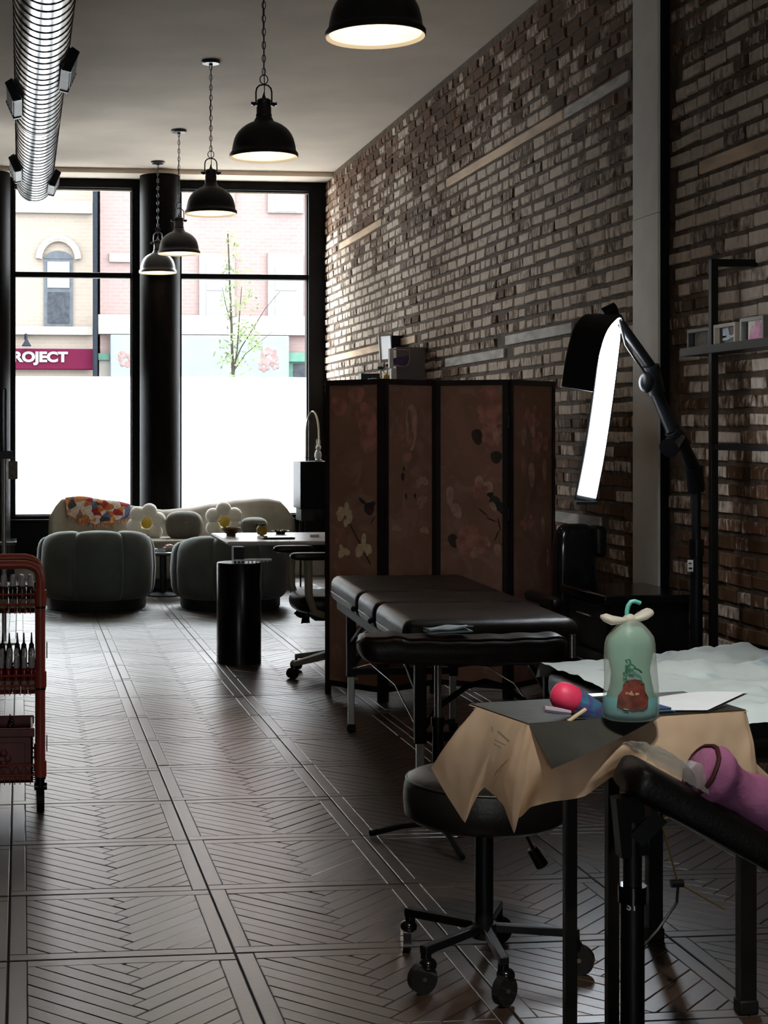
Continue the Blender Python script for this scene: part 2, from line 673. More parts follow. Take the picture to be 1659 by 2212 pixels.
BR = []
for kind in range(7):
    mb = MB()
    rr = random.Random(kind + 40)
    ln, hh = .5, .5
    co = []
    for (yy, zz) in ((-ln, -hh), (ln, -hh), (ln, hh), (-ln, hh)):
        co.append((yy, zz))
    j = lambda s: rr.uniform(-s, s)
    back = [(0.02, y + 0, z) for y, z in co]
    mid = [(-.006, y + j(.02), z + j(.05)) for y, z in co]
    frn = [(-.013 + j(.003), y * .93 + j(.02), z * .86 + j(.06)) for y, z in co]
    vs_ = back + mid + frn
    fs = [(8, 9, 10, 11)]
    for r_ in (0, 1):
        for k in range(4):
            l = (k + 1) % 4
            fs.append((r_ * 4 + k, r_ * 4 + l, r_ * 4 + 4 + l, r_ * 4 + 4 + k))
    mb.add(vs_, fs)
    BR.append((mb, mb.mesh('brick', BRICK)))
bricks = []
rows = int(CZ / CH)
for c in range(rows + 1):
    z = (c + .5) * CH
    if z + .03 > CZ:
        continue
    y = 3.0 + (.11 if c % 2 else 0) + R.uniform(-.02, .02)
    header = (c % 6 == 3)
    while y < WY - .02:
        ln = R.uniform(.095, .110) if header else (R.uniform(.190, .215) if R.random() > .16 else R.uniform(.09, .13))
        y0, y1 = y, min(y + ln, WY - .005)
        y = y + ln + R.uniform(.013, .024)
        if y1 - y0 < .04:
            continue
        if y1 > PIER0 - .004 and y0 < PIER1 + .004:
            continue
        if any(abs(z - zc) < .03 and y1 > a - .01 and y0 < b_ + .01 for a, b_, zc, mt in strips):
            continue
        p = Vector((WX, (y0 + y1) / 2, z))
        x_, y_, d_ = pix(p)
        sc = -1
        if x_ < 1690 and -20 < y_ < 1330 and d_ > 1:
            sc = (y1 - y0) / d_ ** 3
        bricks.append((sc, p, y1 - y0, R.uniform(.047, .058), R.randrange(7), R.uniform(-.004, .006), R.uniform(-.02, .02)))
bricks.sort(key=lambda t: -t[0])
rest = MB()
for k, (sc, p, ln, hh, kd, pr, rot) in enumerate(bricks):
    if k < 300:
        o = bpy.data.objects.new('brick', BR[kd][1])
        C.objects.link(o)
        o.parent = wall_right
        o.location = (p.x - pr, p.y, p.z)
        o.scale = (1, ln, hh)
        o.rotation_euler = (rot, 0, 0)
    else:
        s_, c_ = math.sin(rot), math.cos(rot)
        vv = []
        for q in BR[kd][0].v:
            yy, zz = q.y * ln, q.z * hh
            vv.append((p.x - pr + q.x, p.y + yy * c_ - zz * s_, p.z + yy * s_ + zz * c_))
        rest.add(vv, BR[kd][0].f)
o = rest.build('brick_field', BRICK, wall_right)
o['kind'] = 'stuff'

PIERW = M('pier_board', (.86, .83, .79), .55, var=.05, vscale=5, bump=.04)
pier = struct(MB().box(PIERX + .006, WX + .01, PIER0 + .004, PIER1 - .004, 0, CZ).build('trim_2', BLACKPAINT))  # black body stands in for shade on the pier's near side
zs = CAMH - (468 - PY) / FOC * (PIERX * ST + (PIER0 + PIER1) / 2 * CT)
for z0, z1 in ((0, zs - .0015), (zs + .0015, CZ)):
    MB().box(PIERX, PIERX + .012, PIER0, PIER1, z0, z1).build('casing_board', PIERW, pier)

# ------------------------------------------------------------------ shop window wall
FR = M('window_frame_paint', (.004, .0035, .0035), .5, var=.2, spec=.12)
BASE = M('grey_skirting', (.32, .30, .28), .6, var=.06)
def wx(px):
    return math.tan(math.atan((px - PX) / FOC) + YAW) * WY
def wz(px, py):
    x = wx(px)
    return CAMH - (py - PY) / FOC * (x * ST + WY * CT)

SILL, HEAD, BAR = wz(300, 1113), wz(340, 407), wz(340, 595)
FROST = wz(300, 813)
WL = [(wx(31), wx(285)), (wx(391), wx(667))]
wid = WL[0][1] - WL[0][0]
gap = WL[1][0] - WL[0][1]
WL.insert(0, (WL[0][0] - gap - wid, WL[0][0] - gap))      # the bay left of the view
wall_front = MB()
xs = [LX] + [v for ab in WL for v in ab] + [WX]
for a, b_ in zip(xs[0::2], xs[1::2]):
    wall_front.box(a, b_, WY, WY + .22, -.1, CZ + .1)
for a, b_ in WL:
    wall_front.box(a, b_, WY, WY + .22, -.1, SILL)
    wall_front.box(a, b_, WY, WY + .22, HEAD, CZ)
struct(wall_front.build('wall_front', FR))
struct(MB().box(LX, WX - .02, WY - .03, WY, 0, .17).build('baseboard_front', BASE, bevel=.006))
struct(MB().box(LX, WX - .02, WY - .05, WY, SILL - .06, SILL - .035).build('trim_3', FR, bevel=.004))

GLASS = bpy.data.materials.new('clear_glass')
GLASS.use_nodes = True
nt = GLASS.node_tree
nt.nodes.clear()
o_ = nt.nodes.new('ShaderNodeOutputMaterial')
mx = nt.nodes.new('ShaderNodeMixShader')
tr = nt.nodes.new('ShaderNodeBsdfTransparent'); tr.inputs['Color'].default_value = (.96, .97, .965, 1)
gl = nt.nodes.new('ShaderNodeBsdfGlossy'); gl.inputs['Roughness'].default_value = .02
lw = nt.nodes.new('ShaderNodeFresnel'); lw.inputs['IOR'].default_value = 1.45
nt.links.new(lw.outputs[0], mx.inputs[0]); nt.links.new(tr.outputs[0], mx.inputs[1]); nt.links.new(gl.outputs[0], mx.inputs[2])
nt.links.new(mx.outputs[0], o_.inputs[0])

def frost_mat(name, t_clear, t_diff):
    m = bpy.data.materials.new(name)
    m.use_nodes = True
    nt = m.node_tree
    nt.nodes.clear()
    o_ = nt.nodes.new('ShaderNodeOutputMaterial')
    tr = nt.nodes.new('ShaderNodeBsdfTransparent'); tr.inputs['Color'].default_value = (.97, .98, 1, 1)
    tl = nt.nodes.new('ShaderNodeBsdfTranslucent'); tl.inputs['Color'].default_value = (.93, .95, .97, 1)
    rf = nt.nodes.new('ShaderNodeBsdfRefraction'); rf.inputs['Roughness'].default_value = .22; rf.inputs['IOR'].default_value = 1.25
    n = nt.nodes.new('ShaderNodeTexNoise'); n.inputs['Scale'].default_value = 400
    bp = nt.nodes.new('ShaderNodeBump'); bp.inputs['Strength'].default_value = .02
    nt.links.new(n.outputs['Fac'], bp.inputs['Height']); nt.links.new(bp.outputs['Normal'], rf.inputs['Normal'])
    m1 = nt.nodes.new('ShaderNodeMixShader'); m1.inputs[0].default_value = t_diff
    nt.links.new(rf.outputs[0], m1.inputs[1]); nt.links.new(tl.outputs[0], m1.inputs[2])
    m2 = nt.nodes.new('ShaderNodeMixShader'); m2.inputs[0].default_value = 1 - t_clear
    nt.links.new(tr.outputs[0], m2.inputs[1]); nt.links.new(m1.outputs[0], m2.inputs[2])
    nt.links.new(m2.outputs[0], o_.inputs[0])
    return m
FROSTED = frost_mat('frosted_film', .22, .62)
FROSTED2 = frost_mat('thin_frosted_film', .50, .55)
BEAD = M('window_bead', (.30, .24, .18), .5, var=.1)

for k, (a, b_) in enumerate(WL):
    w = struct(bpy.data.objects.new('window_%d' % (k + 1), None))
    C.objects.link(w)
    w.location = (a, WY, SILL)
    g = MB()
    t = .018
    g.box(a, b_, WY + .05, WY + .11, HEAD - .012, HEAD)
    g.box(a, b_, WY + .05, WY + .11, SILL, SILL + .012)
    g.box(a, a + .012, WY + .05, WY + .11, SILL, HEAD)
    g.box(b_ - .012, b_, WY + .05, WY + .11, SILL, HEAD)
    g.build('window_frame', FR, w, world=True)
    MB().box(a, b_, WY + .03, WY + .13, BAR - .026, BAR + .026).build('transom_bar', FR, w, world=True, bevel=.006)
    MB().box(a, b_, WY + .02, WY + .045, HEAD - .03, HEAD - .018).build('glazing_bead', BEAD, w, world=True)
    pl = lambda z0, z1, y: [(a, y, z0), (b_, y, z0), (b_, y, z1), (a, y, z1)]
    MB().add(pl(BAR, HEAD, WY + .08), [(0, 1, 2, 3)]).build('pane', GLASS, w, world=True)
    MB().add(pl(FROST, BAR, WY + .08), [(0, 1, 2, 3)]).build('pane', GLASS, w, world=True)
    f1 = MB().add(pl(FROST - .135, FROST, WY + .08), [(0, 1, 2, 3)]).build('frosted_pane', FROSTED2, w, world=True)
    f2 = MB().add(pl(SILL, FROST - .135, WY + .08), [(0, 1, 2, 3)]).build('frosted_pane', FROSTED, w, world=True)
    portal(a, b_, SILL, HEAD, WY + .16)

w = struct(bpy.data.objects.new('window_4', None))  # added rear window, unseen, for fill light on the foreground
C.objects.link(w)
w.location = (RW[0], BY, RW[2])
g = MB()
for (a, b_, c, d) in ((RW[0], RW[1], RW[2], RW[2] + .04), (RW[0], RW[1], RW[3] - .04, RW[3]), (RW[0], RW[0] + .04, RW[2], RW[3]), (RW[1] - .04, RW[1], RW[2], RW[3])):
    g.box(a, b_, BY - .12, BY - .04, c, d)
g.build('window_frame', FR, w, world=True)
MB().add([(RW[0], BY - .08, RW[2]), (RW[1], BY - .08, RW[2]), (RW[1], BY - .08, RW[3]), (RW[0], BY - .08, RW[3])], [(0, 1, 2, 3)]).build('pane', GLASS, w, world=True)
o = portal(RW[0], RW[1], RW[2], RW[3], BY - .14)
o.rotation_euler = (PI / 2, 0, 0)

# two round iron columns standing just inside the glass
COLM = M('black_column_paint', (.004, .003, .003), .55, var=.2, bump=.03, spec=.06)
for pxc, lab in ((344, 'round black iron column between the two shop windows'),
                 (-22, 'round black iron column at the left edge of the view')):
    x = (lambda a: math.tan(a) * 15.36)(math.atan((pxc - PX) / FOC) + YAW)
    t = thing('iron_column', lab, 'column', (x, 15.285, 0))
    MB().lathe([(.198, .14), (.198, CZ - .045)], n=40, cap0=True, cap1=True).build('shaft', COLM, t, smooth=True)
    MB().lathe([(.212, 0), (.212, .10), (.198, .14)], n=40, cap0=True, cap1=True).build('base', COLM, t, smooth=True)
# ------------------------------------------------------------------ the street outside
FY = 32.0                                      # facade plane across the street
SZ = -.35                                      # pavement level
def fp(px, py):
    a = math.atan((px - PX) / FOC) + YAW
    x = math.tan(a) * FY
    return x, CAMH - (py - PY) / FOC * (x * ST + FY * CT)
ASPH = M('asphalt', (.20, .20, .20), .9, var=.15, bump=.2)
CONC = M('pavement_concrete', (.42, .41, .40), .85, var=.1)
struct(MB().box(-40, 45, WY + .3, WY + 4.3, SZ - .2, SZ).build('floor_pavement', CONC))
struct(MB().box(-40, 45, WY + 4.3, FY - 3, SZ - .4, SZ - .15).build('floor_street', ASPH))
struct(MB().box(-40, 45, FY - 3, FY + 2, SZ - .2, SZ).build('floor_pavement_far', CONC))

def brickwork(name, c1, c2, mort):
    m = bpy.data.materials.new(name)
    m.use_nodes = True
    nt = m.node_tree
    b = nt.nodes['Principled BSDF']
    b.inputs['Roughness'].default_value = 1
    b.inputs['Specular IOR Level'].default_value = 0
    tc = nt.nodes.new('ShaderNodeTexCoord')
    mp = nt.nodes.new('ShaderNodeMapping'); mp.inputs['Rotation'].default_value = (PI / 2, 0, 0)
    nt.links.new(tc.outputs['Object'], mp.inputs['Vector'])
    bk = nt.nodes.new('ShaderNodeTexBrick')
    bk.inputs['Scale'].default_value = 1
    bk.inputs['Brick Width'].default_value = .21
    bk.inputs['Row Height'].default_value = .075
    bk.inputs['Mortar Size'].default_value = .008
    bk.inputs['Color1'].default_value = (*c1, 1)
    bk.inputs['Color2'].default_value = (*c2, 1)
    bk.inputs['Mortar'].default_value = (*mort, 1)
    nt.links.new(mp.outputs['Vector'], bk.inputs['Vector'])
    nt.links.new(bk.outputs['Color'], b.inputs['Base Color'])
    return m
TANB = brickwork('tan_brickwork', (.060, .050, .042), (.057, .047, .039), (.062, .055, .049))
REDB = brickwork('red_brickwork', (.060, .042, .040), (.057, .039, .037), (.060, .048, .046))
STONE = M('pale_stone', (.064, .060, .054), 1, var=.05, spec=0)
STONEW = M('white_stone', (.068, .065, .062), 1, var=.04, spec=0)
GREYF = M('grey_sash', (.020, .022, .025), 1, var=.1, spec=0)
WINDK = M('dark_window_glass', (.011, .012, .014), 1, var=.2, spec=0)
WINLT = M('blind_behind_glass', (.050, .054, .058), 1, var=.06, spec=0)
SIGNR = M('maroon_sign', (.019, .0024, .0065), 1, var=.04, spec=0)
SIGNB = M('pale_blue_sign', (.046, .054, .058), 1, var=.04, vscale=3, spec=0)
GREENT = M('green_trim', (.022, .043, .034), 1, var=.08, spec=0)
PINKF = M('pink_flower_print', (.056, .037, .036), 1, var=.2, spec=0)
DPIPE = M('downpipe_paint', (.005, .006, .008), 1, var=.1, spec=0)
LETTER = M('white_lettering', (.052, .051, .050), 1, var=.02, spec=0)

xs_, _ = fp(204, 600)
def rect(mb, px0, py0, px1, py1, y0, y1):
    x0, z0 = fp(px0, py1)
    x1, z1 = fp(px1, py0)
    return mb.box(x0, x1, FY + y0, FY + y1, min(z0, z1), max(z0, z1))

# yellow brick building on the left
b1 = thing('brick_building', 'yellow brick building with an arched window across the street', 'building', (xs_ - 6, FY, SZ))
MB().box(xs_ - 12, xs_, FY, FY + 6, SZ, 12).build('wall', TANB, b1, world=True)
rect(MB(), -900, 707, 199, 717, -.16, 0).build('stone_band', STONE, b1, world=True)
rect(MB(), -900, 436, 199, 446, -.12, 0).build('stone_band', STONE, b1, world=True)
for dx in (-340, 0):
    w = rect(MB(), 95 + dx, 560, 157 + dx, 706, -.05, .02)
    x0, z0 = fp(95 + dx, 560)
    x1, _ = fp(157 + dx, 560)
    arc = [(x0 + (x1 - x0) * (.5 - .5 * math.cos(PI * k / 12)), z0 + .17 * math.sin(PI * k / 12)) for k in range(13)]
    w.prism(arc, FY - .05, FY + .02, axis='y')
    wo = w.build('window', GREYF, b1, world=True)
    rect(MB(), 102 + dx, 566, 150 + dx, 622, -.07, -.05).build('pane', WINLT, wo, world=True)
    rect(MB(), 103 + dx, 632, 149 + dx, 698, -.07, -.05).build('pane', WINDK, wo, world=True)
    hood = MB()
    zc = fp(95, 562)[1]
    pts = []
    for k in range(13):
        t = PI * k / 12
        pts.append((x0 + (x1 - x0) * (.5 - .68 * math.cos(t)), FY - .06, zc + .42 * math.sin(t) + .02))
    hood.tube(pts, .075, 6)
    hood.build('window_hood', STONE, b1, world=True)

# red brick building on the right
b2 = thing('brick_building', 'red brick building with white window surrounds across the street', 'building', (xs_ + 8, FY, SZ))
MB().box(xs_ + .12, xs_ + 18, FY + .02, FY + 6, SZ, 12).build('wall', REDB, b2, world=True)
rect(MB(), 212, 690, 1400, 722, -.14, .02).build('stone_band', STONEW, b2, world=True)
for px0 in (440, 588, 770, 930):
    for dy in (0, -236):
        s = rect(MB(), px0 - 10, 548 + dy, px0 + 66, 696 + dy, -.06, .02).build('window', STONEW, b2, world=True)
        rect(MB(), px0 + 5, 632 + dy, px0 + 52, 694 + dy, -.08, -.06).build('pane', WINLT, s, world=True)
        rect(MB(), px0 + 5, 572 + dy, px0 + 52, 628 + dy, -.08, -.06).build('pane', WINLT, s, world=True)
rect(MB(), 236, 548, 300, 566, -.06, .02).build('stone_lintel', STONEW, b2, world=True)
rect(MB(), 212, 764, 236, 778, -.1, .02).build('green_cornice', GREENT, b2, world=True)
rect(MB(), 620, 764, 900, 782, -.2, .02).build('green_cornice', GREENT, b2, world=True)
g = rect(MB(), 622, 782, 672, 1000, -.1, .02).build('shopfront', GREENT, b2, world=True)
rect(MB(), 632, 786, 662, 990, -.12, -.1).build('pane', WINDK, g, world=True)
rect(MB(), 214, 782, 900, 1000, -.04, .02).build('shopfront', STONE, b2, world=True)

x0, _ = fp(199, 600)
x1, _ = fp(209, 600)
tag(MB().box(x0, x1, FY - .42, FY - .26, SZ, 12).build('downpipe', DPIPE, bevel=.03),
    'dark grey downpipe running up between the two brick buildings', 'downpipe')

# signs
sg = thing('shop_sign', 'maroon shop sign with chunky white letters under the arched window', 'sign', (fp(110, 776)[0], FY, fp(110, 798)[1]))
rect(MB(), -180, 755, 202, 798, -.24, -.10).build('sign_board', SIGNR, sg, world=True, bevel=.02)
cu = bpy.data.curves.new('lettering', 'FONT')
cu.body = 'ROJECT'
cu.size = .40
cu.offset = .02
cu.extrude = .01
cu.space_character = 1.0
tmp = bpy.data.objects.new('tmp', cu)
C.objects.link(tmp)
bpy.context.view_layer.update()
me = bpy.data.meshes.new_from_object(tmp.evaluated_get(bpy.context.evaluated_depsgraph_get()))
bpy.data.objects.remove(tmp)
me.materials.append(LETTER)
lx0, lx1 = min(v.co.x for v in me.vertices), max(v.co.x for v in me.vertices)
ly0, ly1 = min(v.co.y for v in me.vertices), max(v.co.y for v in me.vertices)
ax, az = fp(28, 790)
bx, bz = fp(146, 761)
for v in me.vertices:
    v.co = Vector((ax + (v.co.x - lx0) / (lx1 - lx0) * (bx - ax), FY - .26 + v.co.z,
                   az + (v.co.y - ly0) / (ly1 - ly0) * (bz - az))) - sg.location
lo = bpy.data.objects.new('lettering', me)
C.objects.link(lo)
lo.parent = sg
gn = thing('sign_lamp', 'gooseneck lamp fixed above the maroon shop sign', 'lamp', (fp(57, 745)[0], FY - .1, fp(57, 752)[1]))
p = gn.location
MB().tube([(p.x - .02, FY, p.z + .18), (p.x - .02, FY - .14, p.z + .27), (p.x, FY - .30, p.z + .26), (p.x, FY - .36, p.z + .14)], .018, 8).build('arm', DPIPE, gn, world=True, smooth=True)
MB().lathe([(.02, .16), (.05, .10), (.10, .02)], (p.x, FY - .36, p.z), 14).build('shade', DPIPE, gn, world=True, smooth=True)

sb = thing('shop_sign', 'pale blue shop sign with pink flowers behind the young tree', 'sign', (fp(430, 800)[0], FY, fp(430, 838)[1]))
rect(MB(), 237, 727, 620, 838, -.26, -.10).build('sign_board', SIGNB, sb, world=True, bevel=.02)
for (fx, fy, s, n) in ((270, 778, .17, 6), (577, 772, .20, 7), (262, 768, .09, 5), (566, 792, .13, 6), (590, 790, .10, 5)):
    x, z = fp(fx, fy)
    m_ = MB()
    for k in range(n):
        t = 2 * PI * k / n + fx
        m_.ball((x + math.cos(t) * s * .6, FY - .262, z + math.sin(t) * s * .6), (s * .38, .012, s * .42), 8, 6)
    m_.build('printed_flower', PINKF, sb, world=True, smooth=True)

# young street tree
BARK = M('tree_bark', (.012, .010, .008), 1, var=.2, spec=0)
LEAF = M('spring_leaf', (.044, .052, .027), 1, var=.25, vscale=3, spec=0)
d_t = 21.5
def tp(px, py, dd=0):
    return at(px, py, d_t + dd)
tr_base = tp(505, 800)
tree = thing('street_tree', 'slender young tree in spring leaf on the pavement outside', 'tree', (tr_base.x, tr_base.y, SZ))
for path, r in (([(505, 1250), (504, 1000), (503, 812), (500, 700), (496, 600), (492, 500)], .030),
                ([(504, 812), (512, 760), (516, 700), (522, 620)], .016),
                ([(505, 790), (520, 752), (545, 712), (572, 668), (604, 630)], .011),
                ([(506, 800), (530, 765), (560, 740), (590, 715)], .009),
                ([(500, 700), (488, 660), (480, 620)], .009)):
    pts = [tp(*q) for q in path]
    rr = [r * (1 - .7 * k / (len(pts) - 1)) for k in range(len(pts))]
    MB().tube(pts, rr, 6).build('trunk' if r > .02 else 'branch', BARK, tree, world=True, smooth=True)
lf = MB()
rl = random.Random(3)
cl = [(500, 640, 34), (510, 600, 26), (516, 690, 30), (498, 730, 26), (520, 740, 26), (490, 775, 22), (535, 720, 24), (540, 650, 22), (494, 570, 20), (500, 530, 18), (512, 780, 24), (555, 745, 16)]
for (cx, cyy, s) in cl:
    for _ in range(26):
        c = tp(cx + rl.gauss(0, s * .55), cyy + rl.gauss(0, s * .8), rl.gauss(0, .2))
        a = Vector((rl.gauss(0, 1), rl.gauss(0, 1), rl.gauss(0, 1))).normalized()
        b_ = a.orthogonal().normalized()
        L_ = rl.uniform(.035, .06)
        w_ = L_ * .42
        q = a.cross(b_)
        lf.add([c - a * L_, c - a * L_ * .2 + b_ * w_ + q * .008, c + a * L_, c - a * L_ * .2 - b_ * w_ + q * .008, c + q * -.004], [(0, 1, 4), (1, 2, 4), (2, 3, 4), (3, 0, 4)])
o = lf.build('foliage', LEAF, tree, world=True)
o['kind'] = 'stuff'

# passer-by outside the frosted pane
SKIN = M('skin', (0.0248, 0.0159, 0.0117), .6, var=.08)
HAIR = M('dark_hair', (.05, .045, .05), .7, var=.2, bump=.3)
SHIRT = M('white_shirt', (0.0401, 0.0415, 0.0450), .8, var=.05)
TROUS = M('dark_trousers', (0.0060, 0.0060, 0.0081), .8, var=.1)
pb = at(242, 985, 16.55)
person = thing('person', 'person in a white shirt passing outside the frosted left window', 'person', (pb.x, pb.y, SZ))
def skin_mesh(name, m, parent, verts, edges, radii, root=0, sub=2):
    me = bpy.data.meshes.new(name)
    me.from_pydata(verts, edges, [])
    o = bpy.data.objects.new(name, me)
    C.objects.link(o)
    o.parent = parent
    me.materials.append(m)
    sm = o.modifiers.new('skin', 'SKIN')
    sm.use_smooth_shade = True
    lay = me.skin_vertices[0].data if me.skin_vertices else None
    if lay is None:
        bm = bmesh.new(); bm.from_mesh(me)
        bm.verts.layers.skin.verify(); bm.to_mesh(me); bm.free()
        lay = me.skin_vertices[0].data
    for i, r in enumerate(radii):
        lay[i].radius = r if isinstance(r, tuple) else (r, r)
        lay[i].use_root = (i == root)
    s2 = o.modifiers.new('sub', 'SUBSURF')
    s2.levels = s2.render_levels = sub
    return o
Hh = pb.z - SZ + .12                # standing height
k_ = Hh / 1.68
V_ = [(0, 0, .92), (0, 0, 1.10), (0, .01, 1.28), (0, .01, 1.40), (0, -.005, 1.47), (0, -.02, 1.54), (0, -.025, 1.60),
      (.17, .01, 1.36), (.24, .02, 1.10), (.25, -.08, .88), (.25, -.13, .80),
      (-.17, .01, 1.36), (-.24, .03, 1.10), (-.25, .02, .86), (-.25, .01, .77),
      (.09, 0, .86), (.10, -.06, .48), (.10, .02, .09), (.10, -.12, .03),
      (-.09, 0, .86), (-.10, .08, .48), (-.10, .22, .11), (-.10, .10, .03)]
E_ = [(0, 1), (1, 2), (2, 3), (3, 4), (4, 5), (5, 6), (3, 7), (7, 8), (8, 9), (9, 10), (3, 11), (11, 12), (12, 13), (13, 14),
      (0, 15), (15, 16), (16, 17), (17, 18), (0, 19), (19, 20), (20, 21), (21, 22)]
Rr = [(.15, .11), (.14, .10), (.16, .11), (.12, .09), .055, .085, .085, .06, .045, .032, .03, .06, .045, .032, .03,
      .085, .06, .042, .038, .085, .06, .042, .038]
V_ = [tuple(c * k_ for c in v) for v in V_]
Rr = [tuple(c * k_ for c in r) if isinstance(r, tuple) else r * k_ for r in Rr]
body = skin_mesh('body', SKIN, person, V_, E_, Rr)
for s_ in (1, -1):                   # fingers
    hx, hy, hz = V_[10] if s_ > 0 else V_[14]
    for q in range(5):
        a = (hx + (q - 2) * .004, hy + (q - 2) * .016 * k_, hz)
        ln = (.055, .07, .078, .07, .05)[q] * k_
        MB().tube([a, (a[0], a[1], a[2] - ln * .55), (a[0] - s_ * .012, a[1], a[2] - ln)], [.010, .009, .007], 6).build('finger', SKIN, body, smooth=True)
ids = [0, 1, 2, 3, 7, 8, 11, 12]
mp_ = {v: i for i, v in enumerate(ids)}
skin_mesh('shirt', SHIRT, person, [V_[i] for i in ids], [(mp_[a], mp_[b]) for a, b in E_ if a in mp_ and b in mp_],
          [(.185 * k_, .145 * k_), (.175 * k_, .135 * k_), (.19 * k_, .14 * k_), (.145 * k_, .115 * k_), .085 * k_, .065 * k_, .085 * k_, .065 * k_])
ids = [0, 15, 16, 17, 19, 20, 21]
mp_ = {v: i for i, v in enumerate(ids)}
skin_mesh('trousers', TROUS, person, [V_[i] for i in ids], [(mp_[a], mp_[b]) for a, b in E_ if a in mp_ and b in mp_],
          [(.17 * k_, .13 * k_), .10 * k_, .078 * k_, .06 * k_, .10 * k_, .078 * k_, .06 * k_])
hd = Vector(V_[6])
MB().ball(hd + Vector((0, .015, .03)), (.092 * k_, .105 * k_, .10 * k_), 16, 10).build('hair', HAIR, person, smooth=True)
MB().ball(hd + Vector((0, -.10 * k_, -.02)), (.012, .018, .022), 8, 6).build('nose', SKIN, body, smooth=True)
# ------------------------------------------------------------------ pendant lamps
SHADE = M('black_enamel', (.010, .009, .009), .35, var=.2, spec=.5)
ENAMEL = M('white_enamel', (.82, .78, .70), .45, var=.03)
BULB = M('warm_bulb', (.9, .8, .6), .4, emit=(1.0, .78, .48), estr=9.0)
PW = 1.5
def make_pendant(loc, label):
    t = thing('pendant_lamp', label, 'lamp', loc, 0, 'black dome pendant lamps in a row')
    h = CZ - loc[2]
    prof = [(.178, .001), (.181, .004), (.181, .020), (.176, .026), (.169, .037), (.167, .055), (.163, .075), (.157, .098), (.148, .118), (.136, .136), (.120, .153), (.100, .168),
            (.078, .180), (.054, .190), (.047, .204), (.040, .217), (.0425, .221), (.0425, .227), (.039, .231), (.039, .266), (.036, .270), (.036, .298), (.0385, .301), (.030, .309), (.012, .313), (.006, .33), (0.002, .345)]
    MB().lathe(prof, n=36).build('shade', SHADE, t, smooth=True)
    MB().lathe([(.178, .001), (.166, .012), (.162, .055), (.152, .098), (.131, .135), (.095, .165), (.05, .186), (0.0, .19)], n=36).build('shade_lining', ENAMEL, t, smooth=True)
    MB().ball((0, 0, .112), (.036, .036, .048), 14, 10).build('bulb', BULB, t, smooth=True)
    ld = bpy.data.lights.new('bulb_light', 'POINT')
    ld.energy = PW
    ld.color = (1.0, .80, .54)
    ld.shadow_soft_size = .035
    lo = bpy.data.objects.new('bulb_light', ld)
    C.objects.link(lo)
    lo.parent = t
    lo.location = (0, 0, .045)
    y = MB().tube([(-.042, 0, .282), (-.042, 0, .345), (-.038, 0, .366), (-.024, 0, .381), (0, 0, .386), (.024, 0, .381), (.038, 0, .366), (.042, 0, .345), (.042, 0, .282)], .0042, 8)
    y.build('yoke', SHADE, t, smooth=True)
    k = MB().cyl((-.064, 0, .283), (.064, 0, .283), .0065, n=10)
    for s in (-1, 1):
        k.box(s * .064 - .004, s * .064 + .004, -.011, .011, .276, .292)
        k.ball((s * .052, 0, .283), .011, 8, 6)
    k.build('wing_screw', SHADE, t, smooth=True)
    MB().tube([(math.cos(a) * .021, 0, .412 + math.sin(a) * .024) for a in [2 * PI * q / 18 for q in range(18)]], .0032, 6, closed=True).build('ring', SHADE, t, smooth=True)
    ch = MB()
    z = .437
    q = 0
    while z < h - .04:
        pts = []
        for i in range(12):
            a = 2 * PI * i / 12
            u, w = math.cos(a) * .0095, math.sin(a) * .021
            pts.append((u, 0, z + .016 + w) if q % 2 == 0 else (0, u, z + .016 + w))
        ch.tube(pts, .0024, 5, closed=True)
        z += .035
        q += 1
    ch.build('chain', SHADE, t, smooth=True)
    MB().tube([(.004, .003, .33), (-.004, .002, (h + .4) / 2), (.003, -.002, h - .02)], .0026, 6).build('cord', SHADE, t, smooth=True)
    MB().lathe([(0.0, h - .036), (.012, h - .034), (.014, h - .024), (.058, h - .022), (.066, h - .014), (.066, h)], n=28, cap1=True).build('canopy', SHADE, t, smooth=True)
    return t

for (px_, py_, dd, lab) in ((341, 590, 15.0 * .985, 'pendant lamp hanging farthest away, in front of the iron column'),
                            (386.5, 549, 13.25, 'second farthest pendant lamp, overlapping the farthest one'),
                            (455.5, 463, 10.8, 'middle pendant lamp of the row, its chain and ceiling plate in full view'),
                            (570, 341, 8.25, 'large pendant lamp second nearest, against the pale ceiling'),
                            (811, 81, 5.65, 'nearest pendant lamp, cut off by the top edge of the photo')):
    make_pendant(at(px_, py_, dd), lab)

# ------------------------------------------------------------------ spiral duct
DUCT = M('galvanised_duct', (.62, .63, .64), .24, 1.0, var=.06, vscale=3, stretch=(1, .12, 1), bump=.03, bscale=5)
SEAM = M('duct_seam', (.05, .05, .05), .5, .6, var=.1)
VENT = M('vent_grey', (.20, .195, .19), .5, .3, var=.1)
DX, DZ, DR, DY0, DY1 = .114, 3.553, .150, 1.2, 13.47
duct = thing('air_duct', 'round silver spiral air duct running under the ceiling', 'duct', (DX, (DY0 + DY1) / 2, DZ))
mb = MB()
n = 48
def dfn(u, v):
    a = 2 * PI * u
    return Vector((DX + math.cos(a) * DR, lerp(DY0, DY1, v), DZ + math.sin(a) * DR))
mb.grid(dfn, n, 60, closeu=True)
mb.build('tube', DUCT, duct, smooth='all', world=True)
hx = MB()
pts = []
turns = (DY1 - DY0) / .13
for k in range(int(turns * 28)):
    a = 2 * PI * k / 28
    pts.append((DX + math.cos(a) * (DR + .0015), DY0 + .13 * k / 28, DZ + math.sin(a) * (DR + .0015)))
hx.tube(pts, .0038, 4)
hx.build('spiral_seam', SEAM, duct, world=True)
MB().cyl((DX, DY1 - .004, DZ), (DX, DY1, DZ), DR - .002, n=40).build('end_cap', VENT, duct, world=True)
cpl = MB()
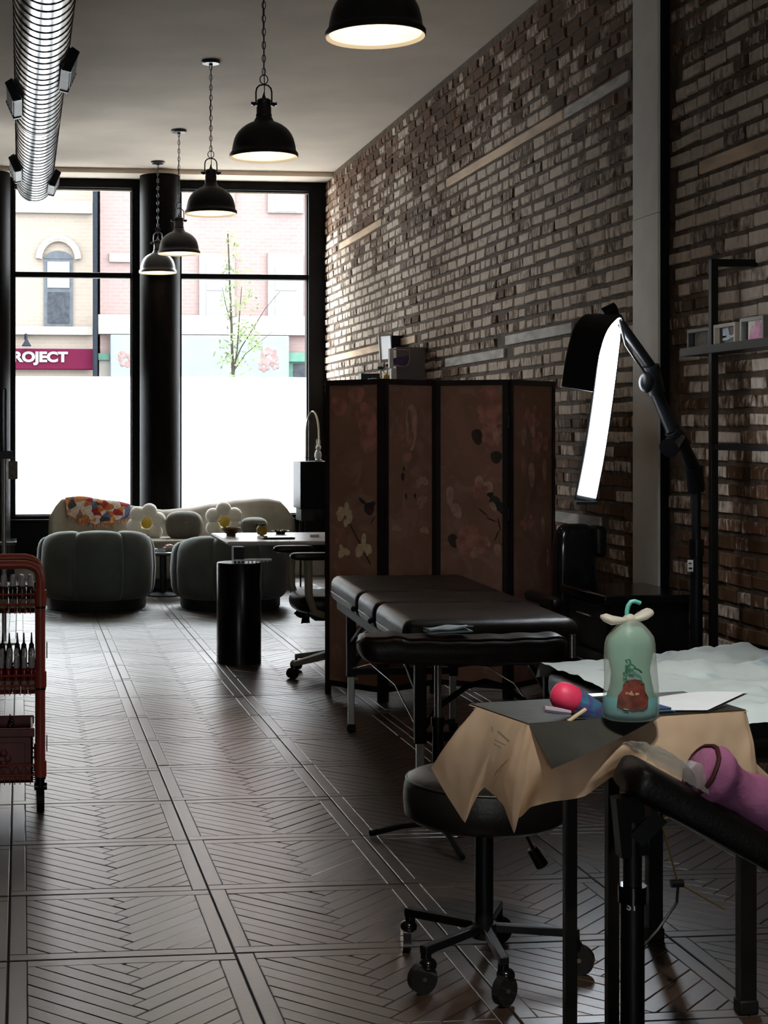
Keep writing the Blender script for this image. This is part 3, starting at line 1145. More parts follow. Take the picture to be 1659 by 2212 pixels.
for yy in (10.45,):
    cpl.grid(lambda u, v: Vector((DX + math.cos(2 * PI * u) * (DR + .003), yy + v * .10, DZ + math.sin(2 * PI * u) * (DR + .003))), 48, 1, closeu=True)
cpl.build('coupling', DUCT, duct, world=True, smooth='all')
for yy in (3.0, 6.2, 9.4, 12.6):
    for s in (-1, 1):
        MB().tube([(DX + s * DR * .9, yy, CZ), (DX + s * DR * .98, yy, DZ + .05)], .003, 5).build('hanger', SEAM, duct, world=True)
for (yy, s) in ((8.95, 1), (9.75, -1), (12.3, -1), (12.95, 1), (6.2, -1), (5.4, 1)):
    # side register: saddle collar with a louvred face
    a0 = math.radians(-24) if s > 0 else math.radians(204)
    ex = Vector((math.cos(a0), 0, math.sin(a0)))
    ez = Vector((-math.sin(a0), 0, math.cos(a0))) * s
    o = Vector((DX, yy, DZ))
    L_, hgt = .27, .062
    m_ = MB()
    c = []
    for (rr, hw, ll) in ((DR * .955, hgt * 1.05, L_), (DR + .045, hgt * .9, L_ * .95)):
        for (e_, y_) in ((-1, -1), (1, -1), (1, 1), (-1, 1)):
            c.append(o + ex * rr + ez * e_ * hw + Vector((0, y_ * ll, 0)))
    m_.hexa(c)
    v_ = m_.build('vent_register', VENT, duct, world=True, bevel=.004)
    for sgn in (-1, 1):
        m_ = MB()
        c = []
        for (rr, hw) in ((DR + .002, hgt * 1.15), (DR + .052, hgt * 1.0)):
            for (e_, y_) in ((-1, -1), (1, -1), (1, 1), (-1, 1)):
                c.append(o + ex * rr + ez * e_ * hw + Vector((0, sgn * L_ * .97 + y_ * .016, 0)))
        m_.hexa(c).build('end_flange', BLACK, v_, world=True)
    lv = MB()
    for q in range(4):
        e_ = (q - 1.5) * hgt * .42
        p0 = o + ex * (DR + .047) + ez * e_ - Vector((0, L_ * .85, 0))
        lv.bar(p0, p0 + Vector((0, L_ * 1.7, 0)), .006, .010, up=ex)
    lv.build('louvres', VENT, v_, world=True)
# ------------------------------------------------------------------ lounge by the window
SOFAV = M('olive_beige_velvet', (.32, .29, .235), .85, var=.12, vscale=7, sheen=.35, bump=.05)
TEAL = M('sage_teal_velvet', (.13, .165, .155), .8, var=.12, vscale=6, sheen=.4, bump=.04)
PLINTH = M('dark_plinth', (.02, .02, .02), .6, var=.1)
DAISY = M('white_plush', (.90, .87, .80), .95, var=.05, bump=.35, bscale=220, sheen=.3)
DAISYC = M('yellow_plush', (.66, .47, .06), .95, var=.08, bump=.3, bscale=220)

def px_x(px, d):
    return at(px, 1000, d)

# sofa: kidney seat with a wavy back
sd = 14.62
sx0, sx1 = px_x(110, sd).x, px_x(632, sd).x
sw = sx1 - sx0
sy = 14.62
sofa = thing('curved_sofa', 'olive beige velvet sofa with a wavy back under the shop window', 'sofa', ((sx0 + sx1) / 2, sy, 0))
tops = [(0, 1112), (.02, 1092), (.05, 1077), (.12, 1074), (.25, 1083), (.38, 1094), (.48, 1101), (.58, 1097), (.70, 1087), (.80, 1079), (.90, 1075), (.95, 1080), (.98, 1096), (1, 1116)]
def interp(tab, u):
    for (a, va), (b, vb) in zip(tab, tab[1:]):
        if u <= b:
            t = (u - a) / (b - a) if b > a else 0
            t = t * t * (3 - 2 * t)
            return va + (vb - va) * t
    return tab[-1][1]
def back_fn(u, v):
    x = sx0 + sw * u
    e = (2 * u - 1)
    yc = sy + .30 - .42 * abs(e) ** 3.2           # ends wrap forward
    zt = CAMH - (interp(tops, u) - PY) / FOC * (x * ST + yc * CT)
    a = 2 * PI * v
    th = .115 * (1 - .25 * abs(e) ** 6)
    cz, hz = (zt + .10) / 2, (zt - .10) / 2
    s = lambda q, p: math.copysign(abs(q) ** p, q)
    nx = -.9 * e * abs(e) ** 2
    nn = math.sqrt(1 + nx * nx)
    off = s(math.cos(a), .7) * th
    return Vector((x + off * nx / nn * .5, yc + off / nn, cz + s(math.sin(a), .42) * hz))
mb = MB().grid(back_fn, 44, 20, closev=True)
n_ = 20
mb.f.append(tuple(range(n_)))
mb.f.append(tuple(44 * n_ + k for k in reversed(range(n_))))
mb.build('backrest', SOFAV, sofa, smooth='all', world=True)
def slab(mb, cx, cyy, rx, ry, z0, z1, p=.55, n=44, rnd=.06, kid=0):
    prof = []
    rz = min(rnd * .9, (z1 - z0) * .48)
    for k in range(6):
        a = PI / 2 * k / 5
        prof.append((1 - rnd + rnd * math.sin(a), z0 + rz * (1 - math.cos(a))))
    for k in range(6):
        a = PI / 2 * k / 5
        prof.append((1 - rnd + rnd * math.cos(a), z1 - rz * (1 - math.sin(a))))
    vs_, fs = [], []
    s = lambda q: math.copysign(abs(q) ** p, q)
    for (r, z) in prof:
        for k in range(n):
            t = 2 * PI * k / n
            vs_.append((cx + s(math.cos(t)) * rx * r, cyy + s(math.sin(t)) * ry * r - kid * abs(math.cos(t)) ** 2 * .12, z))
    for i in range(len(prof) - 1):
        for k in range(n):
            l = (k + 1) % n
            fs.append((i * n + k, i * n + l, (i + 1) * n + l, (i + 1) * n + k))
    fs.append(tuple(reversed(range(n))))
    fs.append(tuple((len(prof) - 1) * n + k for k in range(n)))
    return mb.add(vs_, fs)
slab(MB(), (sx0 + sx1) / 2, sy - .06, sw / 2 - .10, .40, .10, .455, kid=1).build('seat', SOFAV, sofa, smooth='all', world=True)
slab(MB(), (sx0 + sx1) / 2, sy, sw / 2 - .22, .36, 0, .10, rnd=.02).build('plinth', PLINTH, sofa, smooth=True, world=True)

# daisy cushions
def daisy(px_, py_, d, r, lab, rot):
    c = at(px_, py_, d)
    t = thing('daisy_cushion', lab, 'cushion', c, 0, 'daisy cushions on the sofa')
    for k in range(6):
        a = rot + 2 * PI * k / 6
        MB().ball((math.cos(a) * r * .62, .02, math.sin(a) * r * .62), (r * .40, .055, r * .40), 16, 10).build('petal', DAISY, t, smooth='all')
    MB().ball((0, -.035, 0), (r * .27, .035, r * .27), 14, 9).build('flower_centre', DAISYC, t, smooth='all')
    return t
daisy(316, 1130, 14.55, .185, 'white daisy cushion beside the colourful throw', .25)
daisy(484, 1127, 14.60, .185, 'white daisy cushion half hidden behind the dark bowl', .55)
PILL = M('grey_velvet', (.13, .12, .10), .85, var=.14, vscale=8, sheen=.4)
def puff(px_, py_, d, rx, rz, lab):
    c = at(px_, py_, d)
    def fn(u, v):
        a, w = 2 * PI * u, -PI / 2 + PI * v
        s = lambda q, p: math.copysign(abs(q) ** p, q)
        g = 1 + .03 * math.cos(9 * a) * math.cos(w) ** 2
        return Vector((rx * s(math.cos(a), .8) * s(math.cos(w), .7) * g, .10 * s(math.sin(a), .9) * s(math.cos(w), .8), rz * s(math.sin(w), .75) - .012 * math.exp(-((a - PI) ** 2) * 0)))
    t = thing('round_cushion', lab, 'cushion', c, 0, 'grey round cushions on the sofa')
    MB().grid(fn, 40, 16, closeu=True).build('cover', PILL, t, smooth='all')
    MB().ball((0, -.098, .01), (.018, .008, .018), 10, 6).build('tuft_button', PILL, t, smooth='all')
    return t
puff(397, 1132, 14.55, .175, .135, 'grey round velvet cushion between the two daisy cushions')
puff(549, 1134, 14.60, .125, .085, 'small grey velvet cushion behind the yellow ornament')

# throw blanket over the left end of the back
def throw_mat():
    m = bpy.data.materials.new('patterned_throw')
    m.use_nodes = True
    nt = m.node_tree
    b = nt.nodes['Principled BSDF']
    b.inputs['Roughness'].default_value = .95
    tc = nt.nodes.new('ShaderNodeTexCoord')
    vo = nt.nodes.new('ShaderNodeTexVoronoi')
    vo.inputs['Scale'].default_value = 15
    mp = nt.nodes.new('ShaderNodeMapping'); mp.inputs['Scale'].default_value = (1, .6, 1.3)
    nt.links.new(tc.outputs['Object'], mp.inputs['Vector']); nt.links.new(mp.outputs['Vector'], vo.inputs['Vector'])
    sp = nt.nodes.new('ShaderNodeSeparateColor')
    nt.links.new(vo.outputs['Color'], sp.inputs[0])
    rp = nt.nodes.new('ShaderNodeValToRGB')
    rp.color_ramp.interpolation = 'CONSTANT'
    e = rp.color_ramp.elements
    e[0].position = 0; e[0].color = (.45, .13, .03, 1)
    e[1].position = .9; e[1].color = (.10, .14, .26, 1)
    for p, c in ((.2, (.62, .55, .48)), (.4, (.30, .02, .025)), (.52, (.60, .48, .42)), (.66, (.07, .05, .06)), (.76, (.55, .22, .06))):
        x = e.new(p); x.color = (*c, 1)
    nt.links.new(sp.outputs[0], rp.inputs['Fac'])
    ck = nt.nodes.new('ShaderNodeTexChecker')
    ck.inputs['Scale'].default_value = 34
    nt.links.new(tc.outputs['Object'], ck.inputs['Vector'])
    ck.inputs['Color1'].default_value = (1, 1, 1, 1); ck.inputs['Color2'].default_value = (.72, .70, .68, 1)
    mu = nt.nodes.new('ShaderNodeMix'); mu.data_type = 'RGBA'; mu.blend_type = 'MULTIPLY'
    mu.inputs['Factor'].default_value = .7
    nt.links.new(rp.outputs['Color'], mu.inputs['A']); nt.links.new(ck.outputs['Color'], mu.inputs['B'])
    nt.links.new(mu.outputs['Result'], b.inputs['Base Color'])
    return m
THROW = throw_mat()
tw = thing('throw_blanket', 'colourful patterned throw draped over the left end of the sofa back', 'blanket', back_fn(.18, .25))
def throw_fn(u, v):
    uu = lerp(.055, .335, u) + .03 * v * (1 - u)
    # v runs from behind the top over to the front face
    vv = lerp(.20, .555, v)
    p = back_fn(uu, vv)
    q = back_fn(uu, vv - .01)
    tn = back_fn(min(1, uu + .01), vv) - p
    nn = tn.cross(p - q)
    if nn.y > 0 and vv > .35:
        nn = -nn
    nn = nn.normalized() if nn.length > 0 else Vector((0, -1, 0))
    hang = max(0, v - .45) / .55
    p = p + Vector((0, -.018 - .012 * math.sin(u * 17 + v * 4) ** 2, .012 * (1 - hang)))
    zt = lerp(p.z, p.z, 1)
    low = at(0, lerp(1112, 1132, math.sin(u * PI) ** .7 + .1 * u), 14.5).z
    if vv > .30:
        p.z = max(p.z, low + .01 * math.sin(u * 26))
    return p
MB().grid(throw_fn, 40, 16).build('cloth', THROW, tw, smooth='all', world=True)
fr = MB()
for k in range(34):
    p = throw_fn(k / 33, 1)
    fr.tube([p, p + Vector((.004 * math.sin(k * 3), -.006, -.022)), p + Vector((.008 * math.sin(k * 5), -.006, -.045))], [.004, .004, .006], 5)
o = fr.build('fringe', M('throw_fringe', (.55, .25, .14), .95, var=.3, vscale=30), tw, world=True, smooth=True)
o['kind'] = 'stuff'

# tub armchairs seen from behind
def armchair(px_, dd, lab, top=1147):
    c = at(px_, 1200, dd)
    t = thing('tub_armchair', lab, 'armchair', (c.x, c.y, 0), 0, 'channel tufted tub armchairs')
    Ro, z0 = .485, .085
    zt = CAMH - (top - PY) / FOC * (dd - .42)
    nch = 5
    span = math.radians(252)
    for k in range(nch):
        a0 = -PI / 2 - span / 2 + span * k / nch
        a1 = a0 + span / nch
        def fn(u, v):
            a = lerp(a0, a1, u)
            w = math.sin(PI * min(max(u, 0), 1))
            bul = .024 * w ** .45
            rel = abs((a + PI / 2) / (span / 2))
            h = zt - .19 * max(0, rel - .25) ** 1.4 - .02 * (1 - w ** .5)
            q = 2 * PI * v
            s = lambda x, p: math.copysign(abs(x) ** p, x)
            thick = .085
            bell = 1 + .03 * math.sin(PI * min(1, max(0, (s(math.sin(q), .4) + 1) / 2)))
            r = (Ro - thick + s(math.cos(q), .6) * (thick + (bul if math.cos(q) > 0 else 0))) * bell - .03
            z = (z0 + h) / 2 + s(math.sin(q), .40) * (h - z0) / 2
            return Vector((math.cos(a) * r, math.sin(a) * r, z))
        m_ = MB().grid(fn, 10, 22, closev=True)
        m_.f.append(tuple(range(22)))
        m_.f.append(tuple(10 * 22 + q for q in reversed(range(22))))
        m_.build('channel', TEAL, t, smooth='all')
    slab(MB(), 0, .06, .34, .36, .12, .40, p=.9).build('seat_cushion', TEAL, t, smooth='all')
    MB().lathe([(.40, 0), (.41, .02), (.41, .09)], n=36, cap0=True, cap1=True).build('plinth', PLINTH, t, smooth=True)
    return t
armchair(208, 12.88, 'sage green tub armchair seen from behind, left of the pair')
armchair(497, 12.88, 'sage green tub armchair seen from behind, partly hidden by the black drum pedestal', 1158)

# coffee table with its bowls
TOPD = M('dark_tabletop', (.02, .022, .026), .18, var=.15)
ctp = at(352, 1190, 13.78)
ct = thing('coffee_table', 'low round dark coffee table between armchairs and sofa', 'table', (ctp.x, ctp.y, 0))
MB().lathe([(0, .37), (.30, .37), (.31, .378), (.31, .392), (.30, .40), (0, .40)], n=40).build('table_top', TOPD, ct, smooth=True)
MB().lathe([(.03, .02), (.03, .37)], n=16, cap0=True, cap1=True).build('pedestal', BLACK, ct, smooth=True)
MB().lathe([(.16, 0), (.16, .012), (.03, .03)], n=30, cap0=True, cap1=True).build('base', BLACK, ct, smooth=True)
BOWLW = M('cream_ceramic', (.50, .46, .42), .35, var=.08)
SHELL = M('pink_shell', (.52, .34, .28), .5, var=.2)
bp_ = atz(366, 1203, .40)
bw = thing('shell_bowl', 'small cream bowl heaped with pink shells on the coffee table', 'bowl', (ctp.x + .04, ctp.y - .17, .401))
MB().lathe([(.02, 0), (.03, .003), (.055, .035), (.05, .035), (.028, .010), (0, .008)], n=24).build('bowl', BOWLW, bw, smooth=True)
rs = random.Random(5)
for k in range(9):
    a = k * 2.4
    r = .012 * math.sqrt(k)
    MB().ball((math.cos(a) * r, math.sin(a) * r, .038 + .014 * (1 - k / 9)), (.017, .014, .012), 8, 6).build('shell', SHELL, bw, smooth='all')
fl = thing('paper_flower', 'small white flower lying on the coffee table by the left armchair', 'flower', (ctp.x - .10, ctp.y - .14, .401))
for k in range(5):
    a = 2 * PI * k / 5
    MB().ball((math.cos(a) * .025, math.sin(a) * .025, .016), (.018, .018, .010), 8, 6).build('petal', DAISY, fl, smooth='all')
MB().ball((0, 0, .022), .010, 8, 6).build('flower_centre', DAISYC, fl, smooth='all')

# low black table against the window wall, only its corner in view
lt = at(36, 1168, 14.7)
side = thing('low_table', 'low glossy black table whose corner shows left of the armchair', 'table', (lt.x - .35, lt.y - .05, 0))
zt = CAMH - (1166 - PY) / FOC * 14.7
MB().box(-.35, .35, -.25, .25, zt - .03, zt).build('table_top', BLACKGLOSS, side, bevel=.006)
for sx_ in (-1, 1):
    for sy_ in (-1, 1):
        MB().box(sx_ * .31 - .02, sx_ * .31 + .02, sy_ * .21 - .02, sy_ * .21 + .02, 0, zt - .03).build('leg', BLACK, side)

# slim chrome stand with a hanging tag at the left edge
st = at(9, 1388, FOC * CAMH / (1388 - PY))
sd_ = FOC * CAMH / (1388 - PY)
stand = thing('display_stand', 'slim chrome and black stand with a paper tag at the left edge', 'stand', (st.x, st.y, 0))
Z_ = lambda py: CAMH - (py - PY) / FOC * sd_
m_ = FOC / sd_
MB().box(-.16, .10, -.12, .12, 0, .012).build('base', WHITEPL, stand, bevel=.004)
MB().cyl((0, 0, .012), (0, 0, Z_(985)), .016, n=14).build('pole', ALU, stand, smooth=True)
zl0, zl1 = Z_(985), Z_(838)
MB().tube([(-.012, 0, zl0), (-.012, 0, zl1 - .012), (-.006, 0, zl1 - .003), (0, 0, zl1), (.006, 0, zl1 - .003), (.012, 0, zl1 - .012), (.012, 0, zl0)], .006, 8).build('loop', BLACK, stand, smooth=True)
MB().box(-.035, .055, -.02, .02, zl0 - .02, zl0 + .035).build('clamp', BLACK, stand, bevel=.006)
MB().cyl((-.05, 0, .012), (-.05, 0, Z_(858)), .008, n=10).build('side_rod', CHROME, stand, smooth=True)
TAG = M('tag_card', (.20, .16, .12), .7, var=.35, vscale=40)
x0, x1 = (18 - 9) / m_, (38 - 9) / m_
MB().box(x0, x1, -.024, -.020, Z_(1035), Z_(996)).build('tag', TAG, stand)
MB().tube([((x0 + x1) / 2, -.022, Z_(996)), ((x0 + x1) / 2 - .004, -.018, zl0 + .01)], .002, 5).build('string', BLACK, stand)
# ------------------------------------------------------------------ reception desk and what stands round it
DESKW = M('pale_desktop', (.62, .61, .60), .22, var=.03)
A_ = atz(492, 1170, .74)
B_ = atz(460, 1151, .74)
dx0, dy0, dy1 = A_.x, A_.y, B_.y
dk = thing('reception_desk', 'white topped desk resting on a black drum pedestal', 'desk', (dx0 + .5, (dy0 + dy1) / 2, 0))
MB().box(dx0, dx0 + 1.25, dy0, dy1, .715, .74).build('table_top', DESKW, dk, world=True, bevel=.010, bseg=3)
dc = at(516, 1440, 9.72)
MB().lathe([(.138, 0), (.138, .615), (.133, .622), (0, .622)], (dc.x, dc.y, 0), 48, cap0=True).build('drum_pedestal', M('black_drum', (.003, .003, .003), .25, var=.1, spec=.25), dk, smooth=True, world=True)
MB().box(dc.x - .032, dc.x + .032, dc.y - .0, dc.y + .10, .622, .716).build('post', BLACK, dk, world=True)
MB().box(dc.x - .030, dc.x + .205, dc.y - .02, dc.y + .04, .630, .640).build('cable_tray', ALU, dk, world=True)
for k in range(9):
    MB().box(dc.x - .02 + k * .024, dc.x - .012 + k * .024, dc.y - .03, dc.y - .02, .622, .640).build('tray_tooth', ALU, dk, world=True)
MB().box(dx0 + 1.0, dx0 + 1.06, dy0 + .1, dy1 - .1, 0, .715).build('end_panel', BLACK, dk, world=True)

WOODB = M('dark_wood_bowl', (.05, .034, .02), .4, var=.3)
BRASS = M('aged_brass', (.30, .20, .06), .35, .8, var=.2)
def on_desk(px, py):
    return atz(px, py, .7405)
q = on_desk(499, 1157)
bw = thing('wooden_bowl', 'dark wooden footed bowl on the corner of the white desk', 'bowl', q)
MB().lathe([(.032, 0), (.030, .012), (.045, .020), (.066, .050), (.062, .050), (.040, .024), (0, .020)], n=28, cap0=True).build('bowl', WOODB, bw, smooth=True)
MB().lathe([(.0655, .047), (.068, .050), (.0655, .053), (.062, .050)], n=28).build('rim', BRASS, bw, smooth=True)
q = on_desk(566, 1156)
an = thing('fruit_ornament', 'yellow apple shaped ornament with green leaves on the desk', 'ornament', q)
MB().lathe([(.012, 0), (.030, .006), (.038, .028), (.036, .048), (.024, .062), (.006, .064), (0, .058)], n=24, cap0=True).build('fruit', M('ochre_glaze', (.36, .23, .03), .4, var=.15), an, smooth=True)
GLEAF = M('dark_green_leaf', (.03, .08, .035), .5, var=.2)
for k in range(3):
    a = 2 * PI * k / 3 + .4
    MB().ball((math.cos(a) * .012, math.sin(a) * .012, .070), (.013, .008, .010), 8, 6).build('leaf', GLEAF, an, smooth='all')
q = on_desk(606, 1153)
tr_ = thing('shallow_tray', 'shallow dark tray of small trinkets at the back of the desk', 'tray', q)
MB().lathe([(.030, 0), (.032, .008), (.062, .020), (.060, .022), (.030, .012), (0, .011)], n=28, cap0=True).build('dish', BLACKGLOSS, tr_, smooth=True)
for k in range(6):
    a = k * 1.05
    MB().ball((math.cos(a) * .034, math.sin(a) * .034, .022), (.011, .009, .006), 8, 6).build('trinket', BRASS if k % 2 else BOWLW, tr_, smooth='all')
q = on_desk(598, 1163)
tb = thing('tablet', 'tablet computer in a dark case lying on the white desk', 'tablet', q, .05)
MB().box(-.105, .105, -.075, .075, 0, .010).build('case', BLACK, tb, bevel=.003)
MB().box(-.095, .095, -.066, .066, .010, .0115).build('screen', M('tablet_glass', (.10, .105, .11), .06, var=.05), tb)
q = on_desk(679, 1160)
tag(MB().box(-.03, .03, -.02, .02, 0, .018).build('paper_pad', M('notepad_paper', (.6, .6, .62), .8, var=.05), bevel=.002), 'small white notepad at the right end of the desk', 'notepad').location = q

# office chair, side on
CREAM = M('cream_plastic', (.30, .265, .20), .45, var=.08)
ocd = 9.22
oc = at(722, 1400, ocd)
chair = thing('office_chair', 'office chair with black seat and cream arms and base behind the screen', 'chair', (oc.x, oc.y, 0))
hub = Vector((0, 0, .085))
angs = []
cq = atz(627, 1466, 0) - Vector((oc.x, oc.y, 0))
a0 = math.atan2(cq.y, cq.x)
rc = .29
for k in range(5):
    a = a0 + 2 * PI * k / 5
    e = Vector((math.cos(a), math.sin(a), 0))
    n_ = Vector((-e.y, e.x, 0))
    m_ = MB()
    c = []
    for (r, w, zz, h) in ((.03, .030, .125, .045), (rc, .017, .082, .028)):
        for (sw_, sh) in ((-1, -1), (1, -1), (1, 1), (-1, 1)):
            c.append(e * r + n_ * sw_ * w + Vector((0, 0, zz + sh * h / 2)))
    m_.hexa(c).build('base_arm', CREAM, chair, bevel=.006)
    w_ = MB()
    for s in (-1, 1):
        w_.cyl(e * rc + n_ * s * .008 + Vector((0, 0, .030)), e * rc + n_ * s * .022 + Vector((0, 0, .030)), .030, n=18)
    w_.cyl(e * rc + Vector((0, 0, .03)), e * rc + Vector((0, 0, .075)), .008, n=8)
    w_.build('caster', RUBBER, chair, smooth=True)
MB().cyl((0, 0, .10), (0, 0, .36), .026, n=16).build('gas_lift', BLACK, chair, smooth=True)
zse = CAMH - (1300 - PY) / FOC * ocd
mech = MB().box(-.14, .10, -.08, .08, .335, .375)
mech.box(-.20, -.14, -.01, .01, .345, .355).box(-.21, -.19, -.012, .012, .345, .385)
mech.build('tilt_mechanism', BLACK, chair, bevel=.006)
slab(MB(), .0, 0, .255, .245, .385, .485, p=.55, rnd=.12).build('seat', BLEATHER, chair, smooth='all')
MB().grid(lambda u, v: Vector((.27 + .05 * math.sin(PI * v) * 0 + .06 * v ** 2 + (.022 if 0 else 0), lerp(-.21, .21, u) * (1 - .15 * v), .50 + .52 * v)) + Vector((.05 * (2 * u - 1) ** 2 * -1, 0, 0)), 10, 10).build('backrest', BLEATHER, chair, smooth='all')
chair.children[-1].modifiers.new('solid', 'SOLIDIFY').thickness = .05
MB().bar((.10, 0, .36), (.33, 0, .42), .05, .02).bar((.33, 0, .41), (.34, 0, .62), .05, .02).build('back_support', BLACK, chair)
for s in (-1, 1):
    MB().tube([(-.06, s * .22, .365), (-.17, s * .27, .40), (-.205, s * .29, .50), (-.21, s * .29, .70)], [.020, .022, .024, .026], 10).build('arm_post', CREAM, chair, smooth=True)
    slab(MB(), -.19, s * .29, .125, .045, .70, .742, p=.6, rnd=.25).build('armrest', BLEATHER, chair, smooth='all')

# console by the window corner, clear glass arch and bunny on top
kd = 14.25
k0 = at(649, 997, kd)
ztop = k0.z
con = thing('console_cabinet', 'black console cabinet on thin legs in the window corner', 'cabinet', (k0.x + .25, k0.y + .18, 0))
zb = CAMH - (1100 - PY) / FOC * kd
MB().box(k0.x, WX - .03, k0.y, k0.y + .38, zb, ztop).build('body', BLACKPAINT, con, world=True, bevel=.006)
MB().box(k0.x + .01, k0.x + .145, k0.y + .02, k0.y + .3, zb - .11, zb).build('drawer', M('olive_black', (.020, .022, .015), .5, var=.1), con, world=True, bevel=.004)
for xx in (k0.x + .06, WX - .10):
    for yy in (k0.y + .05, k0.y + .33):
        MB().cyl((xx, yy, 0), (xx, yy, zb), .008, .013, n=10).build('leg', BLACK, con, world=True, smooth=True)
MIR = M('mirror_silver', (.72, .76, .75), .04, 1.0, var=.02)
mp_ = at(675, 997, kd + .12)
mr = thing('glass_arch', 'narrow arched clear glass panel with a thin metal rim on the console', 'mirror', (mp_.x, mp_.y, ztop + .001))
mh, mw = .455, .155
def arch(s, n=20):
    pts = [(-mw / 2 * s, 0)]
    for k in range(n + 1):
        a = PI - PI * k / n
        pts.append((math.cos(a) * mw / 2 * s, mh - .20 + math.sin(a) * .20 * s))
    pts.append((mw / 2 * s, 0))
    return pts
rot = Matrix.Rotation(math.radians(-52), 4, 'Z')
MB().prism(arch(.97), -.004, .004, axis='y').xf(rot).build('glass', GLASS, mr)  # clear pane, no mirror: the shop window shows through the arch
MB().tube([rot @ Vector((p[0], 0, p[1])) for p in arch(1.0)], .008, 8).build('rim', M('pale_gold', (.55, .48, .38), .3, .8, var=.1), mr, smooth=True)
MB().bar(rot @ Vector((-mw / 2 - .02, 0, .03)), rot @ Vector((-mw / 2 + .03, 0, .03)), .008).build('foot_peg', BLACK, mr)
bn = at(686, 996, kd + .05)
bun = thing('bunny_figurine', 'small glossy white rabbit figurine in front of the arched glass panel', 'figurine', (bn.x, bn.y - .02, ztop + .001))
PORC = M('white_porcelain', (.78, .77, .76), .15, var=.03)
MB().ball((0, 0, .055), (.034, .040, .055), 14, 10).build('body', PORC, bun, smooth='all')
MB().ball((0, -.02, .125), (.026, .028, .028), 12, 8).build('head', PORC, bun, smooth='all')
for s in (-1, 1):
    MB().ball((s * .012, -.01, .172), (.008, .006, .034), 8, 8).build('ear', PORC, bun, smooth='all')
    MB().ball((s * .02, -.035, .012), (.014, .024, .012), 8, 6).build('paw', PORC, bun, smooth='all')

# tall cabinet along the brick wall and the things on it
tcx, tcy0, tcy1, tcz = 2.76, 11.05, 13.70, 1.80
tcb = thing('tall_cabinet', 'tall black cabinet along the brick wall behind the folding screen', 'cabinet', ((tcx + WX) / 2, (tcy0 + tcy1) / 2, 0))
MB().box(tcx, WX - .03, tcy0, tcy1, .06, tcz).build('body', BLACKPAINT, tcb, world=True, bevel=.006)
for k in range(4):
    w = (tcy1 - tcy0) / 4
    d_ = MB().box(tcx - .02, tcx, tcy0 + k * w + .004, tcy0 + (k + 1) * w - .004, .08, tcz - .01).build('door', BLACKPAINT, tcb, world=True, bevel=.003)
    MB().cyl((tcx - .035, tcy0 + (k + .9 if k % 2 == 0 else k + .1) * w, .95), (tcx - .035, tcy0 + (k + .9 if k % 2 == 0 else k + .1) * w, 1.10), .006, n=8).build('handle', ALU, d_, world=True, smooth=True)
MB().box(tcx + .03, WX - .03, tcy0 + .02, tcy1 - .02, 0, .06).build('plinth', BLACK, tcb, world=True)
def on_cab(px, dd, X=None):
    X = X or 2.90
    y = X / math.tan(math.atan((px - PX) / FOC) + YAW)
    return Vector((X, y, tcz + .001))
# pale box with clear jar
q = on_cab(881, 11.70, 2.93)
w2 = 66 / FOC * 11.7 / 2
hb = CAMH - (748 - PY) / FOC * 11.7 - tcz
bx_ = tag(MB().box(-w2, w2, -.10, .10, 0, hb).build('storage_box', M('taupe_card', (.19, .16, .14), .75, var=.04), bevel=.004), 'plain taupe box on top of the tall cabinet', 'box')
bx_.location = q
q = on_cab(862, 11.45, 2.82)
ja = thing('acrylic_dispenser', 'clear pink rimmed acrylic bin with dark contents against the taupe box', 'bin', (q.x, q.y, tcz + .0))
ACR = M('pink_acrylic', (.75, .42, .45), .1, var=.03, alpha=.45)
WHT = M('white_panel', (.70, .66, .66), .4, var=.03)
zj0, zj1 = CAMH - (792 - PY) / FOC * 11.45 - tcz, CAMH - (748 - PY) / FOC * 11.45 - tcz
MB().box(-.078, -.048, -.03, .03, zj0, zj1).build('back_panel', WHT, ja, bevel=.006)
MB().box(-.066, -.030, -.028, .028, 0, zj0).build('stand', WHITEPL, ja, bevel=.004)
pts = [(-.048, zj1 - .01), (.072, zj1 - .01), (.072, zj0 + .06), (.06, zj0 + .025), (.035, zj0 + .01), (-.048, zj0 + .02)]
MB().tube([(p[0], -.03, p[1]) for p in pts], .004, 6).build('bin_rim', M('pink_edge', (.60, .28, .32), .3, var=.05), ja, smooth=True)
MB().prism([(-.046, zj0 + .03), (-.046, zj0 + .075), (.0, zj0 + .085), (.068, zj0 + .10), (.068, zj0 + .06), (.05, zj0 + .022), (.03, zj0 + .014)], -.026, .026, axis='y').build('contents', M('purple_beads', (.10, .05, .14), .4, col2=(.03, .03, .07), vscale=30), ja)
# yellow vase with leaves
q = on_cab(834, 11.60)
va = thing('yellow_vase', 'little round yellow vase holding two green leaves on the tall cabinet', 'vase', q)
YEL = M('yellow_glaze', (.50, .38, .03), .35, var=.08)
zv = CAMH - (817 - PY) / FOC * 11.6 - tcz
MB().lathe([(.012, 0), (.018, .004), (.016, zv), (.028, zv + .012), (.031, zv + .032), (.024, zv + .052), (.010, zv + .062), (.008, zv + .06)], n=22, cap0=True).build('vase', YEL, va, smooth=True)
for (x1, z1, s) in ((-.045, zv + .115, 1), (.02, zv + .135, -1)):
    MB().tube([(0, 0, zv + .05), (x1 * .4, 0, zv + .085), (x1 * .75, 0, z1 - .01)], .0025, 5).build('stem', GLEAF, va, smooth=True)
    MB().ball((x1, 0, z1), (.028, .008, .014), 10, 6).build('leaf', GLEAF, va, smooth='all')
q = on_cab(797, 12.35)
hb2 = CAMH - (799 - PY) / FOC * 12.35 - tcz
gb = tag(MB().box(-.08, .08, -.06, .06, 0, hb2).build('dark_box', M('dark_green_card', (.02, .028, .02), .5, var=.15), bevel=.003), 'dark green box standing on the tall cabinet', 'box')
gb.location = q
